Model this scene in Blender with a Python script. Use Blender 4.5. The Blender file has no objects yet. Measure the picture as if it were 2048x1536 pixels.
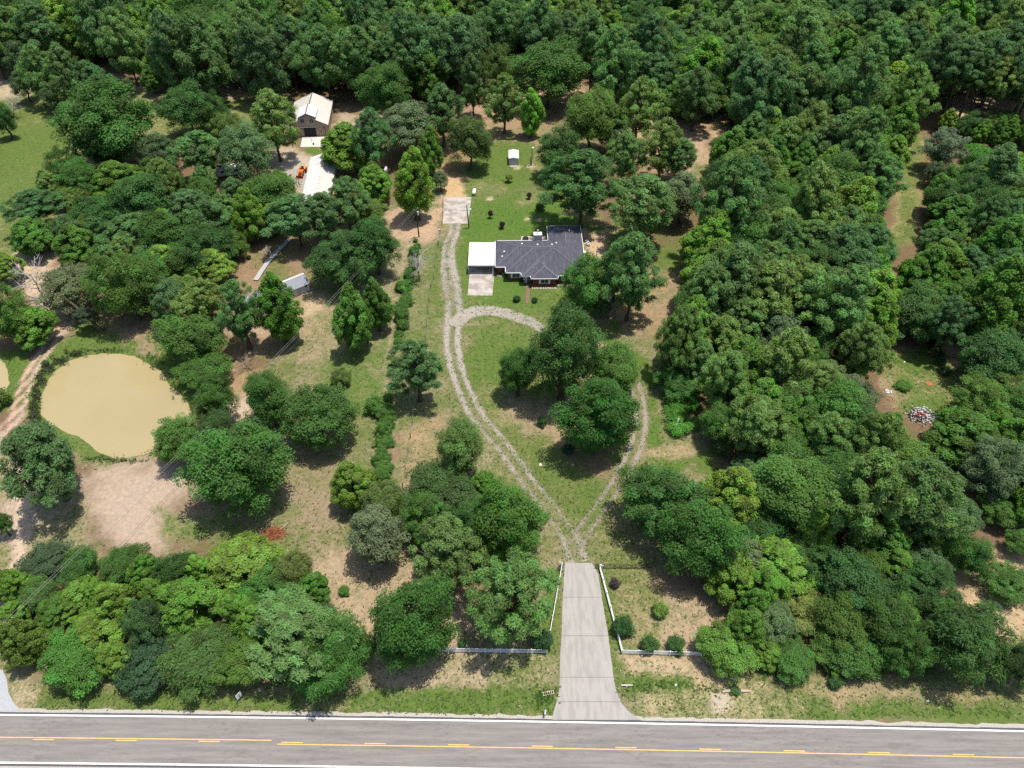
import bpy, math, random
import numpy as np
from mathutils import Vector

# ------------------------------------------------------------------ camera, world, sun, exposure
SC = bpy.context.scene
COL = SC.collection
CAM_H, PITCH, FOC = 116.0, math.radians(44.0), 1540.0      # metres, below horizon, focal length in px of a 2048 px wide frame
cam_d = bpy.data.cameras.new('camera')
cam_d.sensor_width = 36.0
cam_d.lens = 36.0 * FOC / 2048.0
cam_d.clip_start, cam_d.clip_end = 1.0, 12000.0
cam = bpy.data.objects.new('camera', cam_d)
COL.objects.link(cam)
cam.location = (0, 0, CAM_H)
cam.rotation_euler = (math.pi / 2 - PITCH, 0, 0)
SC.camera = cam

SUN_VEC = Vector((0.19, 0.05, 1.0)).normalized()
world = bpy.data.worlds.new('World')
SC.world = world
world.use_nodes = True
wn = world.node_tree.nodes
sky = wn.new('ShaderNodeTexSky')
sky.sky_type = 'NISHITA'
sky.sun_disc = False
sky.sun_elevation = math.asin(SUN_VEC.z)
sky.sun_rotation = math.atan2(SUN_VEC.x, SUN_VEC.y)
sky.air_density = 1.0
sky.dust_density = 1.5
world.node_tree.links.new(sky.outputs[0], wn['Background'].inputs[0])
wn['Background'].inputs[1].default_value = 0.15
sun_d = bpy.data.lights.new('sun', 'SUN')
sun_d.energy = 4.7
sun_d.angle = math.radians(0.55)
sun_d.color = (1.0, 0.945, 0.85)
sun = bpy.data.objects.new('sun', sun_d)
COL.objects.link(sun)
sun.location = (30, 60, 200)
sun.rotation_euler = SUN_VEC.to_track_quat('Z', 'Y').to_euler()
SC.view_settings.view_transform = 'Standard'
SC.view_settings.look = 'None'
SC.view_settings.exposure = 0.28
SC.view_settings.gamma = 1.0
SC.view_settings.use_curve_mapping = False
SC.render.engine = 'CYCLES'
SC.cycles.max_bounces = 6
SC.cycles.diffuse_bounces = 3
SC.cycles.transparent_max_bounces = 6
SC.cycles.use_denoising = False
SC.cycles.sample_clamp_indirect = 4.0

RNG = np.random.default_rng(7)
random.seed(7)

# ------------------------------------------------------------------ surveying: where a sight line meets a height above the ground
CP, SP = math.cos(PITCH), math.sin(PITCH)

def ray(px, py):
    a, b = (px - 1024.0) / FOC, (768.0 - py) / FOC
    return (a, CP + b * SP, -SP + b * CP)

def g(px, py, z=0.0):
    r = ray(px, py)
    t = (z - CAM_H) / r[2]
    return (r[0] * t, r[1] * t)

def g3(px, py, z=0.0):
    x, y = g(px, py, z)
    return (x, y, z)

def depth(x, y, z):
    return y * CP + (CAM_H - z) * SP

def project(x, y, z=0.0):
    d = y * CP + (CAM_H - z) * SP
    v = y * SP - (CAM_H - z) * CP
    return 1024 + FOC * x / d, 768 - FOC * v / d

# ------------------------------------------------------------------ scene helpers
def link_obj(o, parent=None):
    COL.objects.link(o)
    if parent is not None:
        o.parent = parent
    return o

def thing(name, label, cat, loc=(0, 0, 0), rz=0.0, group=None):
    o = bpy.data.objects.new(name, None)
    o.empty_display_size = 0.3
    o.location = loc
    o.rotation_euler = (0, 0, rz)
    COL.objects.link(o)
    tag(o, label, cat, group)
    return o

def tag(o, label, cat, group=None):
    o['label'] = label
    o['category'] = cat
    if group:
        o['group'] = group
    return o

def kind(o, k):
    o['kind'] = k
    return o

class MB:
    """collects verts and faces of one mesh"""
    def __init__(self):
        self.v, self.f, self.m = [], [], []
    def add(self, verts, faces, mi=0):
        n = len(self.v)
        self.v += [tuple(p) for p in verts]
        self.f += [tuple(i + n for i in f) for f in faces]
        self.m += [mi] * len(faces)
        return self
    def box(self, cx, cy, cz, sx, sy, sz, rz=0.0, mi=0, taper=1.0):
        c, s = math.cos(rz), math.sin(rz)
        vs = []
        for dz, k in ((-0.5, 1.0), (0.5, taper)):
            for dx, dy in ((-.5, -.5), (.5, -.5), (.5, .5), (-.5, .5)):
                x, y = dx * sx * k, dy * sy * k
                vs.append((cx + x * c - y * s, cy + x * s + y * c, cz + dz * sz))
        return self.add(vs, [(3, 2, 1, 0), (4, 5, 6, 7), (0, 1, 5, 4), (1, 2, 6, 5), (2, 3, 7, 6), (3, 0, 4, 7)], mi)
    def prism(self, poly, z0, z1, mi=0):
        n = len(poly)
        vs = [(p[0], p[1], z0) for p in poly] + [(p[0], p[1], z1) for p in poly]
        fs = [tuple(range(n - 1, -1, -1)), tuple(range(n, 2 * n))]
        fs += [(i, (i + 1) % n, n + (i + 1) % n, n + i) for i in range(n)]
        return self.add(vs, fs, mi)
    def tube(self, pts, rad, n=6, mi=0, cap=True):
        pts = [Vector(p) for p in pts]
        rs = rad if hasattr(rad, '__len__') else [rad] * len(pts)
        vs, fs = [], []
        for i, p in enumerate(pts):
            a = pts[min(i + 1, len(pts) - 1)] - pts[max(i - 1, 0)]
            a.normalize()
            u = a.cross(Vector((0, 0, 1)))
            if u.length < 1e-3:
                u = a.cross(Vector((1, 0, 0)))
            u.normalize()
            w = a.cross(u)
            for k in range(n):
                t = 2 * math.pi * k / n
                vs.append(tuple(p + (u * math.cos(t) + w * math.sin(t)) * rs[i]))
        for i in range(len(pts) - 1):
            for k in range(n):
                fs.append((i * n + k, i * n + (k + 1) % n, (i + 1) * n + (k + 1) % n, (i + 1) * n + k))
        if cap:
            fs.append(tuple(range(n - 1, -1, -1)))
            fs.append(tuple(range((len(pts) - 1) * n, len(pts) * n)))
        return self.add(vs, fs, mi)
    def lathe(self, prof, n=12, axis='z', c=(0, 0, 0), mi=0):
        vs, fs = [], []
        for r, h in prof:
            for k in range(n):
                t = 2 * math.pi * k / n
                a, b = r * math.cos(t), r * math.sin(t)
                p = {'z': (a, b, h), 'y': (b, h, a), 'x': (h, a, b)}[axis]
                vs.append((p[0] + c[0], p[1] + c[1], p[2] + c[2]))
        m = len(prof)
        for i in range(m - 1):
            for k in range(n):
                fs.append((i * n + k, i * n + (k + 1) % n, (i + 1) * n + (k + 1) % n, (i + 1) * n + k))
        fs.append(tuple(range(n - 1, -1, -1)))
        fs.append(tuple(range((m - 1) * n, m * n)))
        return self.add(vs, fs, mi)
    def mesh(self, name, mats):
        me = bpy.data.meshes.new(name)
        me.from_pydata(self.v, [], self.f)
        for m in (mats if isinstance(mats, (list, tuple)) else [mats]):
            me.materials.append(m)
        if any(self.m):
            me.polygons.foreach_set('material_index', self.m)
        me.update()
        return me
    def build(self, name, mats, parent=None):
        return link_obj(bpy.data.objects.new(name, self.mesh(name, mats)), parent)

# ------------------------------------------------------------------ materials
def mat_new(name):
    m = bpy.data.materials.new(name)
    m.use_nodes = True
    nt = m.node_tree
    return m, nt, nt.nodes, nt.links, nt.nodes['Principled BSDF']

def mat_plain(name, col, rough=0.6, metal=0.0, var=0.25, scale=3.0, spec=0.3, stretch=(1, 1, 1), bump=0.0, stain=None, stain_scale=0.5, stain_amt=0.5):
    m, nt, N, L, B = mat_new(name)
    tc = N.new('ShaderNodeTexCoord')
    mp = N.new('ShaderNodeMapping')
    mp.inputs['Scale'].default_value = stretch
    L.new(tc.outputs['Object'], mp.inputs[0])
    no = N.new('ShaderNodeTexNoise')
    no.inputs['Scale'].default_value = scale
    no.inputs['Detail'].default_value = 6
    no.inputs['Roughness'].default_value = 0.65
    L.new(mp.outputs[0], no.inputs['Vector'])
    rp = N.new('ShaderNodeValToRGB')
    rp.color_ramp.elements[0].position = 0.3
    rp.color_ramp.elements[1].position = 0.7
    rp.color_ramp.elements[0].color = tuple(c * (1 - var) for c in col) + (1,)
    rp.color_ramp.elements[1].color = tuple(min(1, c * (1 + var)) for c in col) + (1,)
    L.new(no.outputs['Fac'], rp.inputs[0])
    out = rp.outputs[0]
    if stain:
        n2 = N.new('ShaderNodeTexNoise')
        n2.inputs['Scale'].default_value = stain_scale
        n2.inputs['Detail'].default_value = 5
        L.new(mp.outputs[0], n2.inputs['Vector'])
        mr = N.new('ShaderNodeMapRange')
        mr.inputs[1].default_value, mr.inputs[2].default_value = 0.44, 0.60
        mr.inputs[3].default_value, mr.inputs[4].default_value = 0.0, stain_amt
        L.new(n2.outputs['Fac'], mr.inputs[0])
        mx = N.new('ShaderNodeMixRGB')
        mx.inputs[2].default_value = tuple(stain) + (1,)
        L.new(mr.outputs[0], mx.inputs[0])
        L.new(out, mx.inputs[1])
        out = mx.outputs[0]
    L.new(out, B.inputs['Base Color'])
    B.inputs['Roughness'].default_value = rough
    B.inputs['Metallic'].default_value = metal
    B.inputs['Specular IOR Level'].default_value = spec
    if bump:
        bp = N.new('ShaderNodeBump')
        bp.inputs['Strength'].default_value = bump
        bp.inputs['Distance'].default_value = 0.05
        L.new(no.outputs['Fac'], bp.inputs['Height'])
        L.new(bp.outputs[0], B.inputs['Normal'])
    return m

def mat_leaf(name, gloss=0.16, trans=0.46):
    """colour of the plant (object colour) varied leaf by leaf"""
    m, nt, N, L, B = mat_new(name)
    oi = N.new('ShaderNodeObjectInfo')
    at = N.new('ShaderNodeAttribute')
    at.attribute_name = 'tone'
    hs = N.new('ShaderNodeHueSaturation')
    L.new(oi.outputs['Color'], hs.inputs['Color'])
    sep = N.new('ShaderNodeSeparateColor')
    L.new(at.outputs['Color'], sep.inputs[0])
    mr = N.new('ShaderNodeMapRange')
    mr.inputs[3].default_value, mr.inputs[4].default_value = 0.45, 1.7
    L.new(sep.outputs[0], mr.inputs[0])
    L.new(mr.outputs[0], hs.inputs['Value'])
    mh = N.new('ShaderNodeMapRange')
    mh.inputs[3].default_value, mh.inputs[4].default_value = 0.475, 0.525
    L.new(sep.outputs[1], mh.inputs[0])
    L.new(mh.outputs[0], hs.inputs['Hue'])
    ms = N.new('ShaderNodeMapRange')
    ms.inputs[3].default_value, ms.inputs[4].default_value = 0.75, 1.12
    L.new(sep.outputs[2], ms.inputs[0])
    L.new(ms.outputs[0], hs.inputs['Saturation'])
    L.new(hs.outputs[0], B.inputs['Base Color'])
    B.inputs['Roughness'].default_value = 0.55
    B.inputs['Specular IOR Level'].default_value = gloss
    tr = N.new('ShaderNodeBsdfTranslucent')
    h2 = N.new('ShaderNodeHueSaturation')
    h2.inputs['Saturation'].default_value = 1.15
    h2.inputs['Value'].default_value = 1.3
    L.new(hs.outputs[0], h2.inputs['Color'])
    L.new(h2.outputs[0], tr.inputs[0])
    mx = N.new('ShaderNodeMixShader')
    mx.inputs[0].default_value = trans
    L.new(B.outputs[0], mx.inputs[1])
    L.new(tr.outputs[0], mx.inputs[2])
    L.new(mx.outputs[0], N['Material Output'].inputs[0])
    return m

M = {}
M['leaf'] = mat_leaf('leaf')
M['needle'] = mat_leaf('needle', gloss=0.12, trans=0.36)
M['bark'] = mat_plain('bark', (.10, .075, .055), .9, var=.4, scale=4, stretch=(3, 3, .6), bump=.6)
M['pine_bark'] = mat_plain('pine_bark', (.11, .07, .05), .9, var=.4, scale=4, stretch=(3, 3, .6), bump=.6)
M['grey_bark'] = mat_plain('grey_bark', (.36, .34, .31), .85, var=.25, scale=4)
M['white'] = mat_plain('white_paint', (.80, .80, .79), .45, var=.03, scale=2)
M['vinyl'] = mat_plain('white_vinyl', (.80, .81, .84), .4, var=.05, scale=1.5)
M['black_iron'] = mat_plain('black_iron', (.015, .015, .016), .5, var=.3, scale=8)
M['dark_wood'] = mat_plain('weathered_dark_wood', (.045, .035, .03), .85, var=.4, scale=4)
M['pole_wood'] = mat_plain('pole_wood', (.06, .045, .035), .85, var=.4, scale=3, stretch=(2, 2, .4))
M['galv'] = mat_plain('galvanised_metal', (.55, .57, .60), .4, .5, var=.1, scale=4)
M['wire'] = mat_plain('wire', (.30, .29, .27), .5, .4, var=.1)
M['concrete'] = mat_plain('concrete', (.325, .305, .28), .85, var=.10, scale=9, stretch=(1.6, .35, 1), spec=.15, bump=.1, stain=(.255, .24, .225), stain_scale=.8, stain_amt=.7)
M['concrete_old'] = mat_plain('old_concrete', (.40, .365, .32), .9, var=.10, scale=8, spec=.15, stain=(.24, .20, .17), stain_scale=.5, stain_amt=.8)
M['joint'] = mat_plain('joint_filler', (.12, .105, .09), .95, var=.3, scale=6)
M['glass'] = mat_plain('window_glass', (.03, .04, .05), .08, var=.1, spec=.6)
M['brick'] = mat_plain('red_brick', (.17, .062, .045), .85, var=.3, scale=6)
M['brick_walk'] = mat_plain('brick_paving', (.22, .125, .095), .85, var=.3, scale=5)
M['stone'] = mat_plain('pale_stone', (.55, .47, .38), .85, var=.25, scale=5)
M['shingle'] = mat_plain('grey_shingle', (.088, .088, .110), .9, var=.35, scale=3.0, spec=.06, stretch=(2.2, .35, 1), stain=(.05, .05, .062), stain_scale=1.1, stain_amt=.5)
M['ridge_cap'] = mat_plain('ridge_shingle', (.15, .15, .17), .8, var=.12, scale=4)
M['white_roof'] = mat_plain('white_metal_roof', (.58, .58, .565), .7, var=.03, scale=1.0, stain=(.45, .43, .40), stain_scale=.9, stain_amt=.5)
M['cream_roof'] = mat_plain('cream_metal_roof', (.50, .465, .42), .75, var=.05, scale=1.2)
M['tan_siding'] = mat_plain('tan_metal_siding', (.34, .275, .21), .7, var=.03, scale=2)
M['brown_trim'] = mat_plain('brown_trim', (.16, .10, .075), .6, var=.1)
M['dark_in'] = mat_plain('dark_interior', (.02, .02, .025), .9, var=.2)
M['grey_roof'] = mat_plain('grey_metal_roof', (.24, .25, .28), .8, 0.0, var=.06, scale=1.5)
M['pale_siding'] = mat_plain('pale_grey_siding', (.60, .60, .58), .6, var=.05, scale=2)
M['grey_siding'] = mat_plain('grey_siding', (.42, .43, .45), .6, var=.07, scale=2, stretch=(4, 4, .3))
M['deck'] = mat_plain('weathered_decking', (.40, .39, .39), .8, var=.2, scale=4)
M['orange'] = mat_plain('orange_paint', (.66, .15, .025), .4, var=.1, scale=3)
M['dull_red'] = mat_plain('red_steel', (.33, .05, .03), .55, var=.2, scale=3)
M['tyre'] = mat_plain('tyre_rubber', (.025, .025, .025), .8, var=.2)
M['tank'] = mat_plain('tank_paint', (.80, .80, .78), .35, var=.04, scale=1.5)
M['rust'] = mat_plain('rust', (.34, .12, .05), .85, var=.35, scale=4)
M['red_brush'] = mat_plain('cut_red_branches', (.29, .105, .05), .9, var=.4, scale=2)
M['pale_wood'] = mat_plain('pale_wood', (.42, .34, .26), .85, var=.25, scale=3)
M['teal'] = mat_plain('teal_tarp', (.10, .38, .42), .5, var=.1)
M['plaster'] = mat_plain('debris_pale', (.40, .38, .40), .8, var=.35, scale=4)
M['yellow_line'] = mat_plain('yellow_road_paint', (.66, .41, .10), .7, var=.10, scale=5, stain=(.30, .24, .15), stain_scale=1.2, stain_amt=.35)
M['white_line'] = mat_plain('white_road_paint', (.78, .78, .76), .7, var=.06, scale=4, stain=(.35, .33, .31), stain_scale=1.5, stain_amt=.3)
# ------------------------------------------------------------------ ground
def seg_dist(P, a, b):
    ax, ay = a; bx, by = b
    dx, dy = bx - ax, by - ay
    t = ((P[:, 0] - ax) * dx + (P[:, 1] - ay) * dy) / (dx * dx + dy * dy + 1e-9)
    t = np.clip(t, 0, 1)
    return np.hypot(P[:, 0] - ax - t * dx, P[:, 1] - ay - t * dy)

def poly_sd(P, poly):
    """signed distance, negative inside"""
    d = np.full(len(P), 1e9)
    ins = np.zeros(len(P), bool)
    n = len(poly)
    for i in range(n):
        a, b = poly[i], poly[(i + 1) % n]
        d = np.minimum(d, seg_dist(P, a, b))
        cond = (a[1] > P[:, 1]) != (b[1] > P[:, 1])
        xi = (b[0] - a[0]) * (P[:, 1] - a[1]) / ((b[1] - a[1]) or 1e-9) + a[0]
        ins ^= cond & (P[:, 0] < xi)
    return np.where(ins, -d, d)

def sstep(x):
    x = np.clip(x, 0, 1)
    return x * x * (3 - 2 * x)

def vnoise(x, y, seed):
    r = np.random.default_rng(seed)
    tab = r.random((256, 256))
    xi, yi = np.floor(x).astype(int), np.floor(y).astype(int)
    fx, fy = x - xi, y - yi
    fx, fy = fx * fx * (3 - 2 * fx), fy * fy * (3 - 2 * fy)
    def T(a, b):
        return tab[a % 256, b % 256]
    return (T(xi, yi) * (1 - fx) + T(xi + 1, yi) * fx) * (1 - fy) + (T(xi, yi + 1) * (1 - fx) + T(xi + 1, yi + 1) * fx) * fy

def fbm(x, y, seed):
    return (vnoise(x, y, seed) + .5 * vnoise(x * 2.1, y * 2.1, seed + 1) + .25 * vnoise(x * 4.3, y * 4.3, seed + 2)) / 1.75

def axis(breaks):
    out = []
    for a, b, s in breaks:
        n = max(1, int(round((b - a) / s)))
        out += list(np.linspace(a, b, n, endpoint=False))
    out.append(breaks[-1][1])
    return np.array(out)

gx = axis([(-6000, -900, 600), (-900, -300, 60), (-300, -240, 10), (-240, -110, 2), (-110, 110, 1.0), (110, 240, 2), (240, 300, 10), (300, 900, 60), (900, 6000, 600)])
gy = axis([(-6000, -200, 580), (-200, 20, 20), (20, 36, 2), (36, 150, .85), (150, 260, 1.3), (260, 400, 2.3), (400, 600, 20), (600, 1000, 50), (1000, 6000, 500)])
NX, NY = len(gx), len(gy)
GX, GY = np.meshgrid(gx, gy)
GX, GY = GX.ravel(), GY.ravel()
DD = GY * CP + CAM_H * SP
ok = (DD > 20)
PX = np.where(ok, 1024 + FOC * GX / np.where(ok, DD, 1), -9999)
PY = np.where(ok, 768 - FOC * (GY * SP - CAM_H * CP) / np.where(ok, DD, 1), 9999)
PP = np.stack([PX, PY], 1)
wob = (fbm(GX * .12, GY * .12, 3) - .5)
wob2 = (fbm(GX * .45, GY * .45, 8) - .5)
SOIL = np.tile(np.array([[.20, .135, .085]]), (len(GX), 1))     # leaf litter under the woods
COVER = np.full(len(GX), .25) + .5 * (fbm(GX * .05, GY * .05, 11) - .5)
LUSH = np.full(len(GX), .45) + .6 * (fbm(GX * .06, GY * .06, 21) - .5)

TAN = (.36, .29, .20); DRY = (.31, .255, .175); PINK = (.46, .335, .25); STRAW = (.27, .185, .125); PALE = (.50, .40, .29); ORA = (.52, .33, .19); GREYS = (.38, .34, .29)

def paint(mask, cover=None, lush=None, soil=None):
    global SOIL, COVER, LUSH
    if soil is not None:
        SOIL = SOIL * (1 - mask[:, None]) + np.array(soil)[None] * mask[:, None]
    if cover is not None:
        COVER = COVER * (1 - mask) + cover * mask
    if lush is not None:
        LUSH = LUSH * (1 - mask) + lush * mask

def area(poly, feather=12, wobble=30):
    feather, wobble = feather * 1.9, wobble * 1.9
    sd = poly_sd(PP, poly) + wob * wobble + wob2 * wobble * .8
    return sstep(.5 - sd / (2 * feather))

def blob(x, y, rx, ry, feather=.7, wobble=1.1):
    d = np.hypot((PX - x) / rx, (PY - y) / ry) + (wob + wob2 * .7) * wobble
    return sstep((1 + feather - d) / (2 * feather))

def stroke(pts, hw, feather=4, wobble=8):
    d = np.full(len(PP), 1e9)
    for a, b in zip(pts[:-1], pts[1:]):
        d = np.minimum(d, seg_dist(PP, a, b))
    return sstep(.5 - (d - hw + wob * wobble) / (2 * feather))

# whole open property: olive, half dry grass
paint(area([(560, 560), (880, 330), (1000, 230), (1180, 240), (1180, 480), (1330, 560), (1330, 700), (1430, 900), (1440, 1130), (1430, 1340), (2100, 1360), (2100, 1460), (-50, 1440), (-50, 1350), (700, 1340), (560, 1180), (440, 900), (480, 800), (560, 700)]), .60, .40, DRY)
# mown clearing far left
paint(area([(-60, 150), (90, 150), (300, 165), (520, 160), (570, 210), (500, 300), (330, 290), (150, 330), (110, 420), (60, 560), (-60, 570)]), .78, .42, (.40, .34, .19))
paint(area([(-60, 250), (120, 240), (150, 310), (90, 360), (60, 420), (-60, 430)], 18), .92, .62)
paint(area([(230, 160), (520, 155), (570, 190), (470, 200), (300, 195)], 8, 14), .30, .3, PALE)
paint(blob(20, 175, 60, 22), .35, .3, PALE)
paint(area([(300, 200), (345, 200), (330, 290), (280, 290)], 10), .62, .3, (.42, .35, .2))
# barn yard
paint(area([(555, 290), (700, 290), (690, 400), (560, 440), (520, 350)]), .15, .4, (.46, .36, .25))
paint(area([(680, 230), (760, 230), (740, 290), (680, 290)]), .35, .35, PALE)
paint(area([(600, 294), (670, 292), (672, 312), (640, 320), (620, 316)], 3, 6), .97, .8)
paint(blob(610, 340, 45, 32), .06, .4, (.50, .45, .39))
paint(area([(440, 420), (700, 440), (700, 490), (620, 560), (640, 620), (560, 720), (500, 640), (440, 560)]), .30, .3, (.30, .205, .13))
paint(blob(455, 450, 28, 26), .05, .3, (.56, .46, .36))
paint(area([(500, 520), (570, 490), (600, 540), (560, 560)], 8), .6, .35)
paint(area([(600, 590), (650, 590), (670, 660), (690, 700), (590, 720), (600, 640)]), .45, .35, (.40, .31, .2))
paint(blob(620, 610, 20, 22), .12, .3, (.50, .38, .25))
paint(blob(500, 655, 45, 16), .08, .3, PINK)
# strip between the hedge row and the left wood
paint(area([(560, 720), (760, 660), (800, 540), (830, 460), (790, 430), (770, 480), (740, 600), (640, 680)]), .50, .45, TAN)
paint(area([(660, 720), (800, 680), (775, 800), (745, 850), (690, 800), (640, 760)]), .75, .7)
paint(stroke([(820, 480), (795, 560), (790, 640), (778, 700), (775, 780)], 3, 4), .36, .4, TAN)
paint(area([(770, 420), (880, 410), (880, 460), (840, 480), (780, 480)], 10), .12, .4, (.50, .35, .24))
paint(area([(560, 860), (690, 880), (740, 880), (700, 1100), (690, 1230), (620, 1160), (570, 1060)]), .42, .28, (.32, .25, .17))
paint(area([(690, 840), (745, 830), (745, 920), (720, 960), (690, 880)]), .65, .55)
paint(area([(810, 860), (880, 830), (900, 900), (880, 980), (800, 980)]), .40, .35, (.37, .27, .165))
paint(area([(770, 880), (800, 870), (785, 990), (758, 990)], 6), .25, .4, STRAW)
# lawn round the house
paint(area([(890, 300), (1000, 240), (1080, 250), (1110, 300), (1130, 420), (1240, 470), (1200, 600), (1170, 640), (1020, 640), (900, 610), (930, 480), (945, 400), (930, 360)]), .93, .75, (.40, .34, .2))
paint(area([(940, 400), (1100, 380), (1150, 450), (1090, 470), (950, 475)], 14), 1.02, .95)
paint(area([(985, 290), (1060, 285), (1090, 360), (1000, 400), (960, 350)], 14), .97, .7)
paint(area([(990, 555), (1050, 570), (1050, 620), (990, 620)], 6), 1.03, .88)
paint(blob(990, 378, 40, 18), .62, .45, TAN)
paint(blob(1062, 385, 26, 30), .66, .4, TAN)
paint(blob(1078, 322, 22, 24), .6, .3, TAN)
for bx, by in ((980, 398), (1055, 438), (1080, 440), (1035, 334), (1063, 333)):
    paint(blob(bx, by, 8, 4, .5, .3), .1, .4, PALE)
paint(area([(870, 500), (900, 500), (890, 620), (840, 620), (855, 560)], 6), .93, .55)
paint(area([(885, 330), (930, 330), (925, 394), (890, 394)], 6, 14), .08, .4, (.56, .39, .22))
paint(area([(880, 290), (960, 290), (930, 340), (880, 350)], 10), .4, .4, (.40, .26, .16))
paint(area([(1160, 460), (1225, 465), (1215, 525), (1172, 520)], 6, 16), .12, .4, (.55, .40, .28))
paint(area([(890, 240), (990, 220), (1130, 230), (1110, 270), (980, 280)], 12), .35, .3, (.36, .25, .16))
# belt east of the house and loop lawn
paint(area([(1290, 560), (1370, 480), (1400, 490), (1370, 620), (1330, 700), (1280, 680), (1180, 640), (1240, 620)]), .40, .28, (.36, .255, .165))
paint(blob(1350, 515, 34, 28), .85, .6)
paint(area([(920, 650), (1080, 650), (1200, 650), (1290, 720), (1290, 900), (1220, 1010), (1150, 1080), (1050, 930), (960, 800), (925, 730)]), .82, .55, (.38, .30, .19))
paint(area([(960, 660), (1060, 660), (1060, 720), (1000, 760), (950, 760), (935, 700)], 12), .98, .72)
paint(area([(1180, 660), (1290, 690), (1320, 770), (1330, 890), (1350, 910), (1440, 900), (1430, 940), (1290, 940), (1300, 860), (1280, 740)], 8), 1.03, .86)
paint(area([(1010, 780), (1160, 800), (1130, 900), (1060, 880), (1010, 830)]), .45, .3, (.38, .285, .195))
paint(area([(1110, 860), (1220, 900), (1230, 960), (1120, 940)]), .30, .3, STRAW)
paint(stroke([(1200, 700), (1150, 790), (1120, 880)], 14, 10), .25, .3, (.40, .29, .19))
paint(area([(1060, 900), (1120, 880), (1200, 980), (1160, 1060), (1090, 990)], 10), .85, .5)
paint(blob(1340, 905, 60, 14), .4, .3, (.42, .32, .2))
paint(area([(880, 880), (990, 900), (1060, 1010), (1090, 1110), (1080, 1260), (1100, 1300), (1040, 1300), (1040, 1100), (960, 980)]), .66, .45, TAN)
paint(area([(1090, 1150), (1120, 1140), (1108, 1320), (1085, 1300)], 4, 6), .97, .7)
paint(area([(1205, 1150), (1222, 1150), (1252, 1310), (1234, 1380), (1224, 1310)], 4, 6), .97, .75)
# below the gate, right lawn and left dry lawn
paint(area([(1205, 1050), (1330, 1060), (1420, 1180), (1420, 1300), (1250, 1300), (1215, 1160)]), .64, .35, (.40, .31, .2))
paint(area([(1340, 1180), (1430, 1180), (1410, 1310), (1300, 1300)]), .35, .3, (.43, .33, .235))
paint(blob(1385, 1160, 60, 30), .2, .3, STRAW)
paint(area([(620, 1130), (760, 1080), (950, 1160), (930, 1320), (760, 1370), (720, 1300)]), .30, .3, (.42, .32, .225))
paint(area([(880, 1090), (1000, 1090), (960, 1200), (850, 1180)]), .08, .3, (.24, .14, .09))
paint(area([(740, 1300), (1100, 1308), (1100, 1375), (760, 1385)], 10), .40, .35, (.44, .35, .25))
paint(area([(950, 1320), (1100, 1310), (1110, 1400), (1000, 1400)], 12), .65, .45)
paint(area([(1230, 1305), (1420, 1308), (1560, 1370), (1500, 1400), (1250, 1360)], 10), .38, .4, (.48, .37, .25))
# roadside
paint(area([(20, 1380), (700, 1395), (1100, 1380), (1105, 1430), (600, 1428), (30, 1416)], 8, 16), .88, .62)
paint(area([(600, 1396), (760, 1390), (760, 1425), (600, 1424)], 12), .6, .4, TAN)
paint(area([(700, 1385), (1110, 1378), (1110, 1420), (700, 1418)], 6, 12), .9, .75)
paint(area([(1240, 1355), (1380, 1352), (1380, 1385), (1260, 1390)], 6, 12), .98, .8)
paint(area([(1610, 1395), (2060, 1405), (2060, 1448), (1610, 1438)], 8, 16), .93, .72)
paint(area([(1270, 1385), (1610, 1380), (1620, 1436), (1290, 1440)], 8, 14), .55, .35, (.46, .38, .24))
paint(area([(1600, 1365), (1960, 1375), (2060, 1390), (2060, 1405), (1600, 1395)], 8), .45, .4, (.40, .3, .19))
paint(blob(1440, 1405, 16, 18, .6), .03, .3, (.48, .42, .34))
paint(area([(-40, 1300), (70, 1330), (60, 1418), (-40, 1418)], 8), .5, .4, (.46, .37, .26))
# right edge
paint(area([(1890, 1130), (2080, 1080), (2080, 1300), (1990, 1300), (1930, 1220)]), .22, .35, (.50, .365, .235))
paint(area([(1980, 1270), (2080, 1250), (2080, 1320), (1990, 1340)]), .65, .5)
paint(area([(1760, 700), (1900, 690), (1920, 780), (2080, 720), (2080, 900), (1960, 880), (1880, 860), (1770, 800)]), .72, .5, (.42, .32, .2))
paint(blob(1845, 720, 36, 22), .97, .75)
paint(area([(1765, 770), (1840, 795), (1830, 815), (1765, 800)], 8), .4, .35, TAN)
paint(blob(1840, 815, 45, 22), .95, .75)
paint(area([(1870, 640), (1940, 640), (1950, 720), (1890, 700)], 8), .05, .3, (.58, .43, .28))
paint(area([(2010, 740), (2080, 720), (2080, 800), (2000, 800)]), .7, .55, TAN)
paint(area([(1960, 860), (2080, 800), (2080, 880), (1990, 880)], 8), .95, .8)
paint(area([(1800, 270), (1850, 270), (1850, 300), (1835, 400), (1830, 480), (1790, 480), (1795, 380), (1812, 310)], 6, 14), .85, .42, (.46, .40, .2))
paint(area([(1890, 185), (1985, 188), (1990, 222), (1930, 235), (1895, 225)], 8), .15, .4, (.56, .41, .28))
paint(area([(2000, 370), (2080, 370), (2080, 440), (2000, 430)]), .1, .4, (.52, .38, .26))
paint(area([(1415, 175), (1460, 180), (1450, 250), (1440, 330), (1415, 400), (1395, 380), (1420, 300), (1425, 230)], 6, 14), .25, .4, (.54, .40, .26))
paint(area([(1200, 170), (1420, 190), (1420, 360), (1240, 330)]), .15, .35, (.44, .32, .21))
paint(area([(1390, 330), (1425, 330), (1400, 400), (1380, 400)], 6), .6, .4, TAN)
paint(area([(930, 165), (1190, 165), (1190, 230), (930, 240)]), .15, .4, (.42, .30, .2))
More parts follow.
